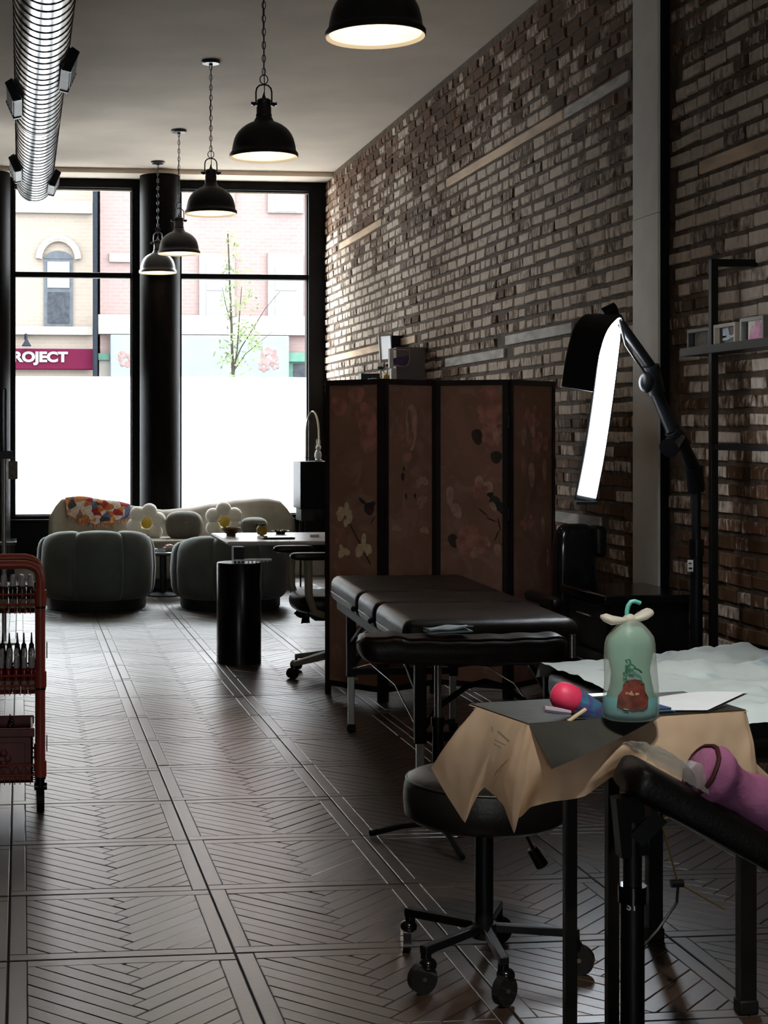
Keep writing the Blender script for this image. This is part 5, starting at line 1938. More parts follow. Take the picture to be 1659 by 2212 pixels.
for (dx_, dz_, w_, h_) in ((-.002, .010, .006, .002), (0, -.010, .007, .003)):
    q4 = face_quad(sx_ + RV * dx_ + Vector((0, 0, dz_)), w_, h_, .0035)
    m_.hexa(q4 + [p + fwd * .001 for p in q4])
m_.build('sticker_print', BLACK, st_o, world=True)['kind'] = 'stuff'
for k in range(5):
    a = 2 * PI * k / 5 + .3
    e = Vector((math.cos(a), math.sin(a), 0))
    MB().tube([Vector((bx0, by0, .12)), Vector((bx0, by0, .10)) + e * .12, Vector((bx0, by0, .07)) + e * .26], [.016, .013, .010], 8).build('base_arm', LMP, hl, world=True, smooth=True)
    w_ = MB()
    n_ = Vector((-e.y, e.x, 0))
    c = Vector((bx0, by0, .028)) + e * .26
    w_.cyl(c - n_ * .012, c + n_ * .012, .028, n=16).cyl(c, c + Vector((0, 0, .045)), .006, n=8)
    w_.build('caster', RUBBER, hl, world=True, smooth=True)
# ------------------------------------------------------------------ red trolley on the left
REDP = M('orange_red_paint', (.36, .055, .028), .38, var=.08)
cp = atz(90, 1752, 0)
cx, cyy = cp.x - .004, cp.y
CWd, CDp = .46, .33
cart = thing('utility_cart', 'orange red three tier wire trolley at the left edge', 'cart', (cx - CWd / 2, cyy + CDp / 2, 0))
X0, X1, Y0, Y1 = cx - CWd, cx, cyy, cyy + CDp
zt = .885
for x in (X0, X1):
    for y in (Y0, Y1):
        MB().cyl((x, y, .125), (x, y, zt - .02), .0175, n=16).build('post', REDP, cart, world=True, smooth=True)
        w = MB().cyl((x, y, .088), (x, y, .125), .015, n=12).build('caster', BLACK, cart, world=True, smooth=True)
        MB().cyl((x - .014, y + .008, .044), (x + .014, y + .008, .044), .044, n=24).build('wheel', RUBBER, w, world=True, smooth=True)
        MB().cyl((x - .024, y + .004, .092), (x + .024, y + .004, .092), .014, n=12).build('wheel_fork', BLACKGLOSS, w, world=True, smooth=True)
for y in (Y0, Y1):
    z1_ = .925
    pts = [(X1, y, zt - .03), (X1 - .002, y, zt), (X1 - .012, y, zt + .022), (X1 - .032, y, z1_ - .006), (X1 - .055, y, z1_)]
    pts2 = [(X0 + (X1 - p[0]), p[1], p[2]) for p in reversed(pts)]
    MB().tube(pts + pts2, .0165, 12).build('handle', REDP, cart, world=True, smooth=True)
tiers = (.775, .470, .135)
for z in tiers:
    for x in (X0, X1):
        for y in (Y0, Y1):
            MB().cyl((x, y, z - .005), (x, y, z + .055), .022, n=16).build('collar', REDP, cart, world=True, smooth=True)
            MB().cyl((x, y, z - .014), (x, y, z - .005), .0195, n=16).build('collar_ring', BLACK, cart, world=True, smooth=True)
    b = MB()
    for zz in (z, z + .038):
        for y in (Y0 + .005, Y1 - .005):
            b.cyl((X0, y, zz), (X1, y, zz), .004, n=8)
        for x in (X0 + .005, X1 - .005):
            b.cyl((x, Y0, zz), (x, Y1, zz), .004, n=8)
    bo = b.build('basket_rim', REDP, cart, world=True, smooth=True)
    bo['kind'] = 'stuff'
    g = MB()
    nx = 30
    for y in (Y0 + .005, Y1 - .005):
        pts = [(X0 + (X1 - X0) * k / nx, y, z + (.004 if k % 2 else .034)) for k in range(nx + 1)]
        g.tube(pts, .0022, 5)
    n = 24
    for k in range(n + 1):
        x = X0 + (X1 - X0) * k / n
        g.tube([(x, Y0 + .004, z + .002), (x, Y0 + .004, z - .034), (x, Y1 - .004, z - .034), (x, Y1 - .004, z + .002)], .0018, 5)
    for k in range(1, 8):
        y = Y0 + CDp * k / 8
        g.tube([(X0, y, z - .034), (X1, y, z - .034)], .0022, 5)
    go = g.build('wire_basket', REDP, cart, world=True)
    go['kind'] = 'stuff'
# little hook plates on the side of the trolley
HOOK = M('steel_hook', (.25, .23, .22), .4, .6, var=.1)
for zz in (.60, .25):
    MB().box(X1 + .022, X1 + .026, Y0 + .02, Y0 + .06, zz - .03, zz + .03).build('hook_plate', HOOK, cart, world=True)

# ink bottles on the trolley
CLEAR = M('clear_cap', (.62, .60, .56), .12, var=.06, alpha=.75)
INKS = [M('ink_%s' % n_, c, .25, var=.15) for n_, c in (('red', (.22, .012, .012)), ('dark', (.015, .012, .012)), ('wine', (.12, .01, .014)), ('brown', (.06, .025, .012)))]
PAPERL = M('bottle_label', (.36, .30, .22), .7, var=.2, vscale=60)
def bottle(loc, h, r, ink, cap, lab, group):
    t = thing('ink_bottle', lab, 'bottle', loc, 0, group)
    MB().lathe([(r * .9, 0), (r, .003), (r, h * .62), (r * .8, h * .70), (r * .42, h * .73)], n=12, cap0=True, cap1=True).build('body', ink, t, smooth=True)
    MB().lathe([(r * 1.01, h * .12), (r * 1.03, h * .14), (r * 1.03, h * .34), (r * 1.01, h * .36)], n=12).build('paper_label', PAPERL, t, smooth=True)
    if cap == 'cone':
        MB().lathe([(r * .75, h * .70), (r * .75, h * .76), (r * .34, h * .80), (r * .16, h)], n=10, cap1=True).build('nozzle', BLACK, t, smooth=True)
    else:
        MB().lathe([(r * .78, h * .70), (r * .80, h * .74), (r * .62, h * .96), (r * .5, h)], n=10, cap1=True).build('cap', CLEAR, t, smooth=True)
    return t
z = tiers[0] - .032
protos = {}
def place(loc, h, r, ink, cap, lab, group):
    key = (h, r, ink.name, cap)
    if key not in protos:
        protos[key] = bottle(loc, h, r, ink, cap, lab, group)
        return protos[key]
    return dup(protos[key], loc, 0, lab, group)
rb = random.Random(11)
ORD = ('first', 'second', 'third', 'fourth', 'fifth', 'sixth', 'seventh', 'eighth')
for r_ in range(2):
    for k in range(5):
        x = X1 - .036 - k * .034
        y = Y0 + .034 + r_ * .040
        place((x + rb.uniform(-.002, .002), y + rb.uniform(-.003, .003), z), .140, .0145, INKS[(1, 3)[(k + r_) % 2]], 'cap',
              'dark ink bottle on the trolley top tier, %s row, %s from the right post' % (('front', 'back')[r_], ORD[k]), 'ink bottles on the top tier')
z = tiers[1] - .032
for r_ in range(8):
    for k in range(6):
        x = X1 - .032 - k * .0285
        y = Y0 + .026 + r_ * .039
        far = r_ >= 7
        place((x + rb.uniform(-.002, .002), y + rb.uniform(-.003, .003), z), (.195 if far else .138), (.0135 if far else .0125),
              INKS[1] if far else (INKS[0] if r_ < 2 else INKS[(0, 2, 1)[(k + r_) % 3]]), 'cone' if far else 'cap',
              'tall black cone nozzle bottle behind the middle tier rows, %s from the post' % ORD[k] if far else
              '%s ink bottle, middle tier row %s, %s from the post' % ('red' if r_ < 2 else 'clear capped', ('one', 'two', 'three', 'four', 'five', 'six', 'seven')[r_], ORD[k]),
              'ink bottles on the middle tier')
CRATE = M('dusty_red_plastic', (.17, .035, .03), .45, var=.12)
cr = thing('plastic_crate', 'dark red plastic crate on the lowest trolley tier', 'crate', (X1 - .15, Y0 + .165, tiers[2] - .03))
zc0 = tiers[2] - .032
x0, x1, y0, y1 = X1 - .34, X1 - .028, Y0 + .03, Y1 - .03
h_ = .20
m_ = MB()
for (a, b_, c, d) in ((x0, x1, y0, y0 + .008), (x0, x1, y1 - .008, y1), (x0, x0 + .008, y0, y1), (x1 - .008, x1, y0, y1)):
    m_.box(a, b_, c, d, zc0, zc0 + h_)
m_.box(x0, x1, y0, y1, zc0, zc0 + .008)
m_.build('tub', CRATE, cr, world=True)
MB().box(x0 - .006, x1 + .006, y0 - .008, y0 + .004, zc0 + h_ - .03, zc0 + h_ + .004).build('rim', CRATE, cr, world=True, bevel=.004)
MB().box(x0 - .006, x1 + .006, y1 - .004, y1 + .008, zc0 + h_ - .03, zc0 + h_ + .004).build('rim', CRATE, cr, world=True, bevel=.004)
MB().box(x0 + .03, x1 - .03, y0 - .003, y0, zc0 + .03, zc0 + h_ - .05).build('front_panel', CRATE, cr, world=True, bevel=.003)
m_ = MB()
for k in range(5):
    a = 2 * PI * k / 5
    m_.ball(((x0 + x1) / 2 + .04 + math.cos(a) * .022, y0 - .004, zc0 + .09 + math.sin(a) * .022), (.014, .003, .014), 8, 6)
m_.build('moulded_flower', CRATE, cr, world=True, smooth='all')
place((X1 - .115, Y0 + .20, zc0 + .12), .108, .0125, INKS[1], 'cone', 'black nozzle bottle peeping out of the red crate', None)

# ------------------------------------------------------------------ rolling stool
sc_ = at(1046, 1700, 4.12)
stool = thing('rolling_stool', 'black round leather stool on clear wheels beside the draped tray table', 'stool', (sc_.x, sc_.y, 0))
SR = .212
zs_ = .515
MB().lathe([(0, zs_ - .115), (SR * .9, zs_ - .115), (SR * .985, zs_ - .10), (SR * 1.0, zs_ - .06), (SR * .99, zs_ - .028), (SR * .955, zs_ - .010)], n=56).build('seat_side', BLEATHER, stool, smooth='all')
seat = MB().lathe([(SR * .955, zs_ - .010), (SR * .90, zs_), (SR * .6, zs_ + .012), (SR * .2, zs_ + .008), (0, zs_ + .002)], n=56, fn=lambda t, z: 1).build('seat_top', BLEATHER, stool, smooth='all')
MB().lathe([(SR * .955 + .004 * math.cos(a), zs_ - .010 + .004 * math.sin(a)) for a in [2 * PI * k / 8 for k in range(9)]], n=56).build('piping', BLEATHER, seat, smooth='all')
MB().cyl((0, 0, .36), (0, 0, zs_ - .115), .013, n=16).build('piston', CHROME, stool, smooth=True)
MB().cyl((0, 0, .10), (0, 0, .37), .024, n=18).build('gas_lift', BLACK, stool, smooth=True)
MB().box(-.07, .07, -.05, .05, zs_ - .135, zs_ - .113).build('seat_plate', BLACK, stool)
lv = MB().tube([(.02, 0, zs_ - .125), (.10, -.02, zs_ - .14), (.125, -.02, zs_ - .19)], .005, 6)
lv.cyl((.122, -.02, zs_ - .19), (.150, -.02, zs_ - .235), .014, .018, n=10)
lv.build('height_lever', BLACK, stool, smooth=True)
CLW = M('clear_wheel', (.012, .012, .012), .10, var=.1)
tips = [at(862, 2040, 4.30), at(880, 2070, 3.92), at(1100, 2110, 3.82), at(1255, 2035, 4.10), at(1085, 1960, 4.42)]
for k, tp_ in enumerate(tips):
    e = Vector((tp_.x - sc_.x, tp_.y - sc_.y, 0))
    r_ = e.length
    e.normalize()
    r_ = .245
    n_ = Vector((-e.y, e.x, 0))
    MB().bar(e * .015 + Vector((0, 0, .118)), e * r_ + Vector((0, 0, .108)), .024, .022).build('base_arm', BLACK, stool, bevel=.003)
    c = e * (r_ - .012)
    ca = MB().cyl(c + Vector((0, 0, .075)), c + Vector((0, 0, .10)), .014, n=12)
    ca.ball(c + Vector((0, 0, .072)) + n_ * .006, (.024, .024, .018), 10, 8)
    co = ca.build('caster', BLACKGLOSS, stool, smooth=True)
    wc = c + e * .014 + Vector((0, 0, .038))
    wn = (n_ * .9 + e * .3).normalized() if k % 2 else (n_ * .6 + e * .7).normalized()
    MB().cyl(wc - wn * .011, wc + wn * .011, .038, n=28).build('wheel', CLW, co, smooth=True)
    MB().cyl(wc - wn * .013, wc + wn * .013, .006, n=14).build('wheel_hub', CHROME, co, smooth=True)
MB().cyl((0, 0, .09), (0, 0, .13), .032, n=18).build('hub', BLACK, stool, smooth=True)

# ------------------------------------------------------------------ second bed under crumpled blue sheet
BZ = .755
bl = atz(1270, 1490, BZ)
bed = thing('massage_table', 'black treatment table under the crumpled pale blue sheet at right', 'treatment table', (bl.x, bl.y, 0))
bx0_, bx1_, by0_, by1_ = bl.x + .03, bl.x + 1.45, bl.y - .34, bl.y + .42
pad(MB(), bx0_, bx1_, by0_, by1_, BZ - .10, BZ - .004, .035).build('padded_top', BLEATHER, bed, smooth='all', world=True)
MB().box(bx0_ + .03, bx1_ - .03, by0_ + .03, by1_ - .03, BZ - .13, BZ - .098).build('under_frame', BLACKPAINT, bed, world=True)
for x in (bx0_ + .28, bx1_ - .12):
    for y in (by0_ + .10, by1_ - .10):
        l_ = MB().box(x - .02, x + .02, y - .015, y + .015, .03, BZ - .125).build('leg', BLACKPAINT, bed, world=True)
        MB().box(x - .024, x + .024, y - .02, y + .02, 0, .035).build('rubber_foot', RUBBER, l_, world=True, bevel=.004)
yk = by0_ + .10
ca_ = at(1405, 1690, 3.75)
cb_ = at(1465, 1908, 3.85)
cc2 = at(1565, 1965, 3.90)
for a, b_ in ((ca_, cb_), (cb_, cc2), (at(1395, 1790, 3.8), at(1480, 1745, 3.85))):
    MB().tube([a, b_], .0024, 5).build('support_cable', BRASS, bed, world=True)
MB().cyl(cb_ - Vector((.018, 0, 0)), cb_ + Vector((.012, 0, 0)), .010, n=12).build('cable_joint', BLACK, bed, world=True, smooth=True)
MB().tube([cb_, at(1462, 1950, 3.85), at(1420, 2010, 3.8), at(1390, 2045, 3.8)], .0035, 6).build('cord', BLACK, bed, world=True, smooth=True)

def sheet_mat():
    m = M('pale_blue_drape', (.56, .66, .69), .75, var=.06, vscale=5, bump=.25, bscale=16)
    nt = m.node_tree
    b = nt.nodes['Principled BSDF']
    ge = nt.nodes.new('ShaderNodeTexCoord')
    n = nt.nodes.new('ShaderNodeTexNoise'); n.inputs['Scale'].default_value = 7; n.inputs['Detail'].default_value = 3
    nt.links.new(ge.outputs['Object'], n.inputs['Vector'])
    r = nt.nodes.new('ShaderNodeValToRGB')
    e = r.color_ramp.elements
    e[0].position = .62; e[0].color = (0, 0, 0, 1)
    e[1].position = .72; e[1].color = (1, 1, 1, 1)
    nt.links.new(n.outputs['Fac'], r.inputs['Fac'])
    old = b.inputs['Base Color'].links[0].from_socket
    mx = nt.nodes.new('ShaderNodeMix'); mx.data_type = 'RGBA'
    mx.inputs['B'].default_value = (.30, .42, .52, 1)
    nt.links.new(r.outputs['Color'], mx.inputs['Factor']); nt.links.new(old, mx.inputs['A'])
    nt.links.new(mx.outputs['Result'], b.inputs['Base Color'])
    return m
SHEET = sheet_mat()
sh = thing('disposable_sheet', 'crumpled pale blue disposable sheet spread over the treatment table at right', 'sheet', (bl.x + .5, bl.y, BZ))
def crumple(x, y):
    p = Vector((x * 5, y * 5, .3))
    a = abs(noise.noise(p)) * .045 + abs(noise.noise(p * 2.3 + Vector((5, 1, 0)))) * .028 + abs(noise.noise(p * 5)) * .011
    return a
def sh_fn(u, v):
    x = lerp(bx0_ - .01, bx1_ + .02, u)
    y = lerp(by0_ - .03, by1_ + .05, v)
    z = BZ + .004 + crumple(x, y) * (.35 + .9 * min(1, u * 3)) + .05 * max(0, v - .8) * u
    # hanging edges
    if v < .04:
        z -= .05 * (1 - v / .04)
    if v > .96:
        z -= .05 * (v - .96) / .04
    return Vector((x, y, z))
MB().grid(sh_fn, 90, 56).build('sheet', SHEET, sh, smooth='all', world=True)

# ------------------------------------------------------------------ tray table with paper drape
TZ = .86
Ac = at(1138, 1568, 2.965)
e1 = (at(1618, 1538, 3.115) - Ac)
e1.z = 0
tl = e1.length
e1.normalize()
e2 = Vector((-e1.y, e1.x, 0))
td = .235
tray = thing('tray_table', 'black metal tray table under the tan paper drape', 'tray table', (Ac.x + e1.x * .2, Ac.y + e1.y * .2, 0))
def T(u, v, z):
    return Vector((Ac.x, Ac.y, 0)) + e1 * u + e2 * v + Vector((0, 0, z))
MB().hexa([T(.006, .006, TZ - .03), T(tl - .006, .006, TZ - .03), T(tl - .006, td - .006, TZ - .03), T(.006, td - .006, TZ - .03),
           T(.006, .006, TZ - .003), T(tl - .006, .006, TZ - .003), T(tl - .006, td - .006, TZ - .003), T(.006, td - .006, TZ - .003)]).build('tray', BLACK, tray, world=True, bevel=.004)
for pxl in (1231, 1322):
    q = at(pxl, 1900, 3.08)
    MB().box(q.x - .0115, q.x + .0115, q.y - .0115, q.y + .0115, .04, TZ - .028).build('post', BLACKPAINT, tray, world=True, bevel=.002)
q = at(1231, 1900, 3.08)
q2 = at(1322, 1900, 3.08)
MB().bar((q.x, q.y - .22, .03), (q.x, q.y + .22, .03), .03, .025).bar((q2.x, q2.y - .22, .03), (q2.x, q2.y + .22, .03), .03, .025).bar((q.x, q.y, .03), (q2.x, q2.y, .03), .03, .025).build('base', BLACK, tray, world=True)
for xx in (q, q2):
    for s in (-1, 1):
        MB().cyl((xx.x - .01, xx.y + s * .2, .0135), (xx.x + .01, xx.y + s * .2, .0135), .0135, n=12).build('caster', RUBBER, tray, world=True, smooth=True)

def paper_mat():
    m = bpy.data.materials.new('tan_crepe_paper')
    m.use_nodes = True
    nt = m.node_tree
    b = nt.nodes['Principled BSDF']
    b.inputs['Base Color'].default_value = (.80, .60, .42, 1)
    b.inputs['Roughness'].default_value = .85
    out = nt.nodes['Material Output']
    tl_ = nt.nodes.new('ShaderNodeBsdfTranslucent')
    tl_.inputs['Color'].default_value = (.72, .50, .30, 1)
    mx = nt.nodes.new('ShaderNodeMixShader')
    mx.inputs[0].default_value = .60
    nt.links.new(b.outputs[0], mx.inputs[1]); nt.links.new(tl_.outputs[0], mx.inputs[2]); nt.links.new(mx.outputs[0], out.inputs[0])
    tc = nt.nodes.new('ShaderNodeTexCoord')
    n = nt.nodes.new('ShaderNodeTexNoise'); n.inputs['Scale'].default_value = 70; n.inputs['Detail'].default_value = 4
    nt.links.new(tc.outputs['Object'], n.inputs['Vector'])
    bp = nt.nodes.new('ShaderNodeBump'); bp.inputs['Strength'].default_value = .12; bp.inputs['Distance'].default_value = .004
    nt.links.new(n.outputs['Fac'], bp.inputs['Height']); nt.links.new(bp.outputs['Normal'], b.inputs['Normal'])
    return m
PAPER = paper_mat()
dr = thing('paper_drape', 'tan paper drape hanging in points from the tray table', 'drape', (Ac.x + e1.x * .2, Ac.y + e1.y * .2, TZ))
# top edge stations (tray u,v) and the pixel + depth of the hem below each
hem = [((.10, td), (985, 1590, 3.30)), ((.03, td), (950, 1625, 3.24)), ((0, td * .86), (932, 1660, 3.16)), ((0, td * .70), (965, 1718, 3.10)), ((0, td * .55), (1002, 1776, 3.03)), ((0, td * .40), (1024, 1738, 3.01)), ((0, td * .28), (1046, 1700, 3.00)),
       ((0, td * .18), (1066, 1716, 2.97)), ((0, td * .08), (1090, 1742, 2.92)), ((.002, .0), (1111, 1802, 2.88)), ((.018, 0), (1116, 1766, 2.90)), ((.05, 0), (1150, 1746, 2.93)), ((.095, 0), (1200, 1731, 2.95)),
       ((.15, 0), (1260, 1718, 2.97)), ((.20, 0), (1322, 1682, 2.98)), ((.26, 0), (1392, 1650, 2.99)), ((.32, 0), (1460, 1700, 3.00)), ((.38, 0), (1520, 1735, 3.03)), (( .43, 0), (1572, 1745, 3.05)), ((tl - .012, 0), (1612, 1750, 3.07)), ((tl, .01), (1640, 1745, 3.08)), ((tl, td * .4), (1662, 1720, 3.14)), ((tl, td), (1675, 1690, 3.25))]
TP = [T(u, v, TZ + .0015) for (u, v), _ in hem]
HP = [at(*q) for _, q in hem]
def skirt(u, v):
    f = u * (len(hem) - 1)
    i = min(int(f), len(hem) - 2)
    t = f - i
    a, b_ = lerp(TP[i], TP[i + 1], t), lerp(HP[i], HP[i + 1], t)
    p = lerp(a, b_, v)
    w = math.sin(PI * v)
    p += (-fwd) * (.020 * w) + RV * (-.012 * w if i < 9 else 0)
    p += fwd * (.010 * math.sin(f * 2.1 + v * 3) * v + .004 * noise.noise(Vector((f * 1.7, v * 5, 0))))
    return p
MB().grid(skirt, 120, 26).build('skirt', PAPER, dr, smooth='all', world=True)
def topf(u, v):
    return T(u * tl, v * td, TZ + .001)
MB().grid(topf, 10, 6).build('top', PAPER, dr, smooth='all', world=True)
PRT = M('grey_print_ink', (.26, .23, .16), .8, var=.2)
m_ = MB()
for (pa, pb2, w) in (((1075, 1580), (1100, 1602), 5), ((1062, 1570), (1064, 1580), 3), ((1068, 1598), (1092, 1610), 3), ((1066, 1606), (1082, 1616), 3)):
    a, b_ = at(*pa, 2.925), at(*pb2, 2.925)
    m_.bar(a, b_, w / FOC * 2.9, .0006, up=fwd)
m_.build('printed_text', PRT, dr, world=True)['kind'] = 'stuff'

BSH = M('black_barrier_sheet', (.022, .023, .018), .6, var=.15, bump=.1, bscale=30)
bs = thing('barrier_sheet', 'black sheet lying on the tray with one corner hanging over the drape', 'sheet', (Ac.x + e1.x * .2, Ac.y + e1.y * .2, TZ + .003))
MB().hexa([T(.004, .004, TZ + .0025), T(tl - .004, .004, TZ + .0025), T(tl + .012, td, TZ + .0025), T(.004, td, TZ + .0025), T(.004, .004, TZ + .004), T(tl - .004, .004, TZ + .004), T(tl + .012, td, TZ + .004), T(.004, td, TZ + .004)]).build('flat_part', BSH, bs, world=True)
tri = [T(.004, .003, TZ + .004), T(.30, .003, TZ + .004), at(1186, 1657, 2.905)]
def trf(u, v):
    a = lerp(tri[0], tri[1], u)
    p = lerp(a, tri[2], v)
    return p - fwd * .022 * math.sin(PI * v * .8) - fwd * .006 * v
m_ = MB().grid(trf, 20, 12)
m_.build('hanging_corner', BSH, bs, smooth='all', world=True)

# ------------------------------------------------------------------ things on the tray
TT = TZ + .0045
def on_tray(px, py):
    return atz(px, py, TT)
# knotted drink bag
bg_c = on_tray(1362, 1556)
bd = pix(bg_c)[2]
bag = thing('drink_bag', 'knotted plastic drink bag with teal liquid and a bent straw', 'bag', bg_c)
S_ = bd / FOC
bp_ = [(1568, 30), (1566, 50), (1561, 60), (1548, 62.5), (1520, 61), (1490, 59), (1460, 57.5), (1430, 57), (1404, 55), (1388, 51), (1376, 42), (1366, 33), (1357, 24), (1350, 16), (1345, 11), (1341, 9)]
zof = lambda py: (1568 - py) * S_ * 1.0
def bagr(t, z):
    k = z / zof(1341)
    return 1 + .035 * math.sin(3 * t + z * 40) * math.sin(PI * min(1, k)) + .02 * math.sin(7 * t + 2) * k
def milk(name, col, a):
    m = bpy.data.materials.new(name)
    m.use_nodes = True
    nt = m.node_tree
    nt.nodes.clear()
    o_ = nt.nodes.new('ShaderNodeOutputMaterial')
    pr = nt.nodes.new('ShaderNodeBsdfPrincipled')
    tc = nt.nodes.new('ShaderNodeTexCoord')
    n = nt.nodes.new('ShaderNodeTexNoise'); n.inputs['Scale'].default_value = 22
    nt.links.new(tc.outputs['Object'], n.inputs['Vector'])
    bp = nt.nodes.new('ShaderNodeBump'); bp.inputs['Strength'].default_value = .3; bp.inputs['Distance'].default_value = .004
    nt.links.new(n.outputs['Fac'], bp.inputs['Height']); nt.links.new(bp.outputs['Normal'], pr.inputs['Normal'])
    pr.inputs['Base Color'].default_value = (*col, 1)
    pr.inputs['Roughness'].default_value = .4
    tl_ = nt.nodes.new('ShaderNodeBsdfTranslucent'); tl_.inputs['Color'].default_value = (*col, 1)
    tr_ = nt.nodes.new('ShaderNodeBsdfTransparent')
    m1 = nt.nodes.new('ShaderNodeMixShader'); m1.inputs[0].default_value = .45
    nt.links.new(pr.outputs[0], m1.inputs[1]); nt.links.new(tl_.outputs[0], m1.inputs[2])
    m2 = nt.nodes.new('ShaderNodeMixShader'); m2.inputs[0].default_value = a
    nt.links.new(tr_.outputs[0], m2.inputs[1]); nt.links.new(m1.outputs[0], m2.inputs[2])
    nt.links.new(m2.outputs[0], o_.inputs[0])
    return m
BAGM = milk('milky_plastic', (.62, .68, .60), .38)
LIQ = milk('teal_drink', (.015, .40, .46), .96)
FOAM = milk('pale_green_ice', (.16, .46, .36), .85)
flat = Matrix.Diagonal((1, .72, 1, 1))
MB().lathe([(w * S_, zof(py)) for py, w in bp_], n=36, cap0=True, fn=bagr).xf(flat).build('bag_film', BAGM, bag, smooth='all')
MB().lathe([(w * S_ * .94, zof(py) + .003) for py, w in bp_ if py > 1490] , n=32, cap0=True, cap1=True, fn=bagr).xf(flat).build('liquid', LIQ, bag, smooth='all')
MB().lathe([(w * S_ * .80, zof(py)) for py, w in bp_ if 1365 < py <= 1550], n=28, cap0=True, cap1=True, fn=lambda t, z: bagr(t, z) * (1 + .12 * math.sin(2 * t + z * 60))).xf(flat).build('ice', FOAM, bag, smooth='all')
KNOT = milk('knotted_plastic', (.72, .70, .62), .85)
for s, pts in ((-1, [(1358, 1350), (1340, 1352), (1322, 1352), (1308, 1346), (1300, 1344)]), (1, [(1360, 1350), (1375, 1348), (1392, 1342), (1406, 1336), (1414, 1340)])):
    q = [Vector(((p[0] - 1362) * S_, -.004 + .004 * k, (1568 - p[1]) * S_)) for k, p in enumerate(pts)]
    MB().tube(q, [.006, .012, .017, .015, .005], 10, flat=.55).build('knot_ear', KNOT, bag, smooth='all')
MB().ball((-.002, 0, (1568 - 1349) * S_), (.013, .012, .010), 12, 8).build('knot', KNOT, bag, smooth='all')
STRAW = M('teal_straw', (.10, .42, .36), .35, var=.06)
MB().tube([Vector(((p[0] - 1362) * S_, 0, (1568 - p[1]) * S_)) for p in ((1356, 1400), (1354, 1345), (1354, 1332), (1357, 1320), (1363, 1312), (1372, 1311), (1384, 1315))], .0042, 10).build('straw', STRAW, bag, smooth=True)
# print on the bag: red-brown bell shape and green sprigs
RDP = M('red_brown_print', (.17, .035, .02), .6, col2=(.07, .018, .012), vscale=60)
GRP = M('green_print', (.03, .16, .06), .6, var=.2)
def bag_front(px, py):
    z = (1568 - py) * S_
    x = (px - 1362) * S_
    w = 60 * S_
    y = -.72 * w * math.sqrt(max(0, 1 - (x / w) ** 2)) - .004
    return Vector((x, y, z))
def decal(poly, m, name):
    n = len(poly)
    c = (sum(p[0] for p in poly) / n, sum(p[1] for p in poly) / n)
    mb = MB()
    ring = [bag_front(*p) for p in poly]
    mid = [bag_front(lerp(p[0], c[0], .5), lerp(p[1], c[1], .5)) for p in poly]
    mb.add(ring + mid + [bag_front(*c)], [(k, (k + 1) % n, n + (k + 1) % n, n + k) for k in range(n)] + [(n + k, n + (k + 1) % n, 2 * n) for k in range(n)])
    return mb.build(name, m, bag, smooth='all')
decal([(1318, 1530), (1320, 1508), (1328, 1496), (1330, 1482), (1340, 1474), (1352, 1472), (1366, 1474), (1374, 1482), (1376, 1498), (1384, 1512), (1382, 1528), (1372, 1536), (1350, 1539), (1330, 1537)], RDP, 'printed_badge')
decal([(1334, 1500), (1346, 1497), (1352, 1503), (1362, 1501), (1362, 1505), (1350, 1507), (1334, 1504)], M('cream_badge_mark', (.42, .26, .14), .6, var=.1), 'badge_mark')
for line in ([(1334, 1460), (1338, 1444), (1346, 1440), (1354, 1446), (1348, 1452), (1340, 1450)], [(1352, 1448), (1362, 1452), (1368, 1458)], [(1338, 1438), (1334, 1432), (1342, 1430), (1344, 1438)], [(1330, 1458), (1332, 1466)], [(1334, 1470), (1338, 1476)], [(1366, 1474), (1368, 1482)], [(1330, 1536), (1340, 1538)]):
    MB().tube([bag_front(*p) for p in line], .0018, 5).build('printed_sprig', GRP, bag, smooth=True)

# pink capped glitter bottle lying down
gb_ = on_tray(1236, 1546) + Vector((0, 0, .004))
gq = thing('glitter_bottle', 'blue glitter bottle with a pink cap lying on the tray', 'bottle', gb_)
s2 = pix(gb_)[2] / FOC
ang = Matrix.Rotation(math.radians(0), 4, 'Z')
def gp(px, py, dep=0):
    return Vector(((px - 1236) * s2, dep, (1546 - py) * s2))
PINK = M('pink_silicone', (.62, .035, .10), .5, var=.1, vscale=30)
GLIT = M('iridescent_film', (.20, .16, .55), .18, .7, col2=(.10, .42, .60), vscale=60)
ax_ = (gp(1300, 1548) - gp(1205, 1500)).normalized()
def lat(prof, o, ax, m, name, par, n=20):
    u = Vector((0, 1, 0))
    w = ax.cross(u).normalized()
    mb = MB()
    vs_, fs = [], []
    for (r, t) in prof:
        for k in range(n):
            a = 2 * PI * k / n
            vs_.append(o + ax * t + (u * math.cos(a) + w * math.sin(a)) * r)
    for i in range(len(prof) - 1):
        for k in range(n):
            l = (k + 1) % n
            fs.append((i * n + k, i * n + l, (i + 1) * n + l, (i + 1) * n + k))
    fs.append(tuple(range(n)))
    fs.append(tuple((len(prof) - 1) * n + k for k in range(n)))
    return mb.add(vs_, fs).build(name, m, par, smooth=True)
o0 = gp(1200, 1500)
lat([(.006, -.008), (.019, -.003), (.026, .006), (.029, .020), (.029, .036), (.026, .042)], o0, ax_, PINK, 'cap', gq)
lat([(.026, .040), (.026, .055), (.024, .080), (.022, .105), (.016, .112)], o0, ax_, GLIT, 'body', gq)
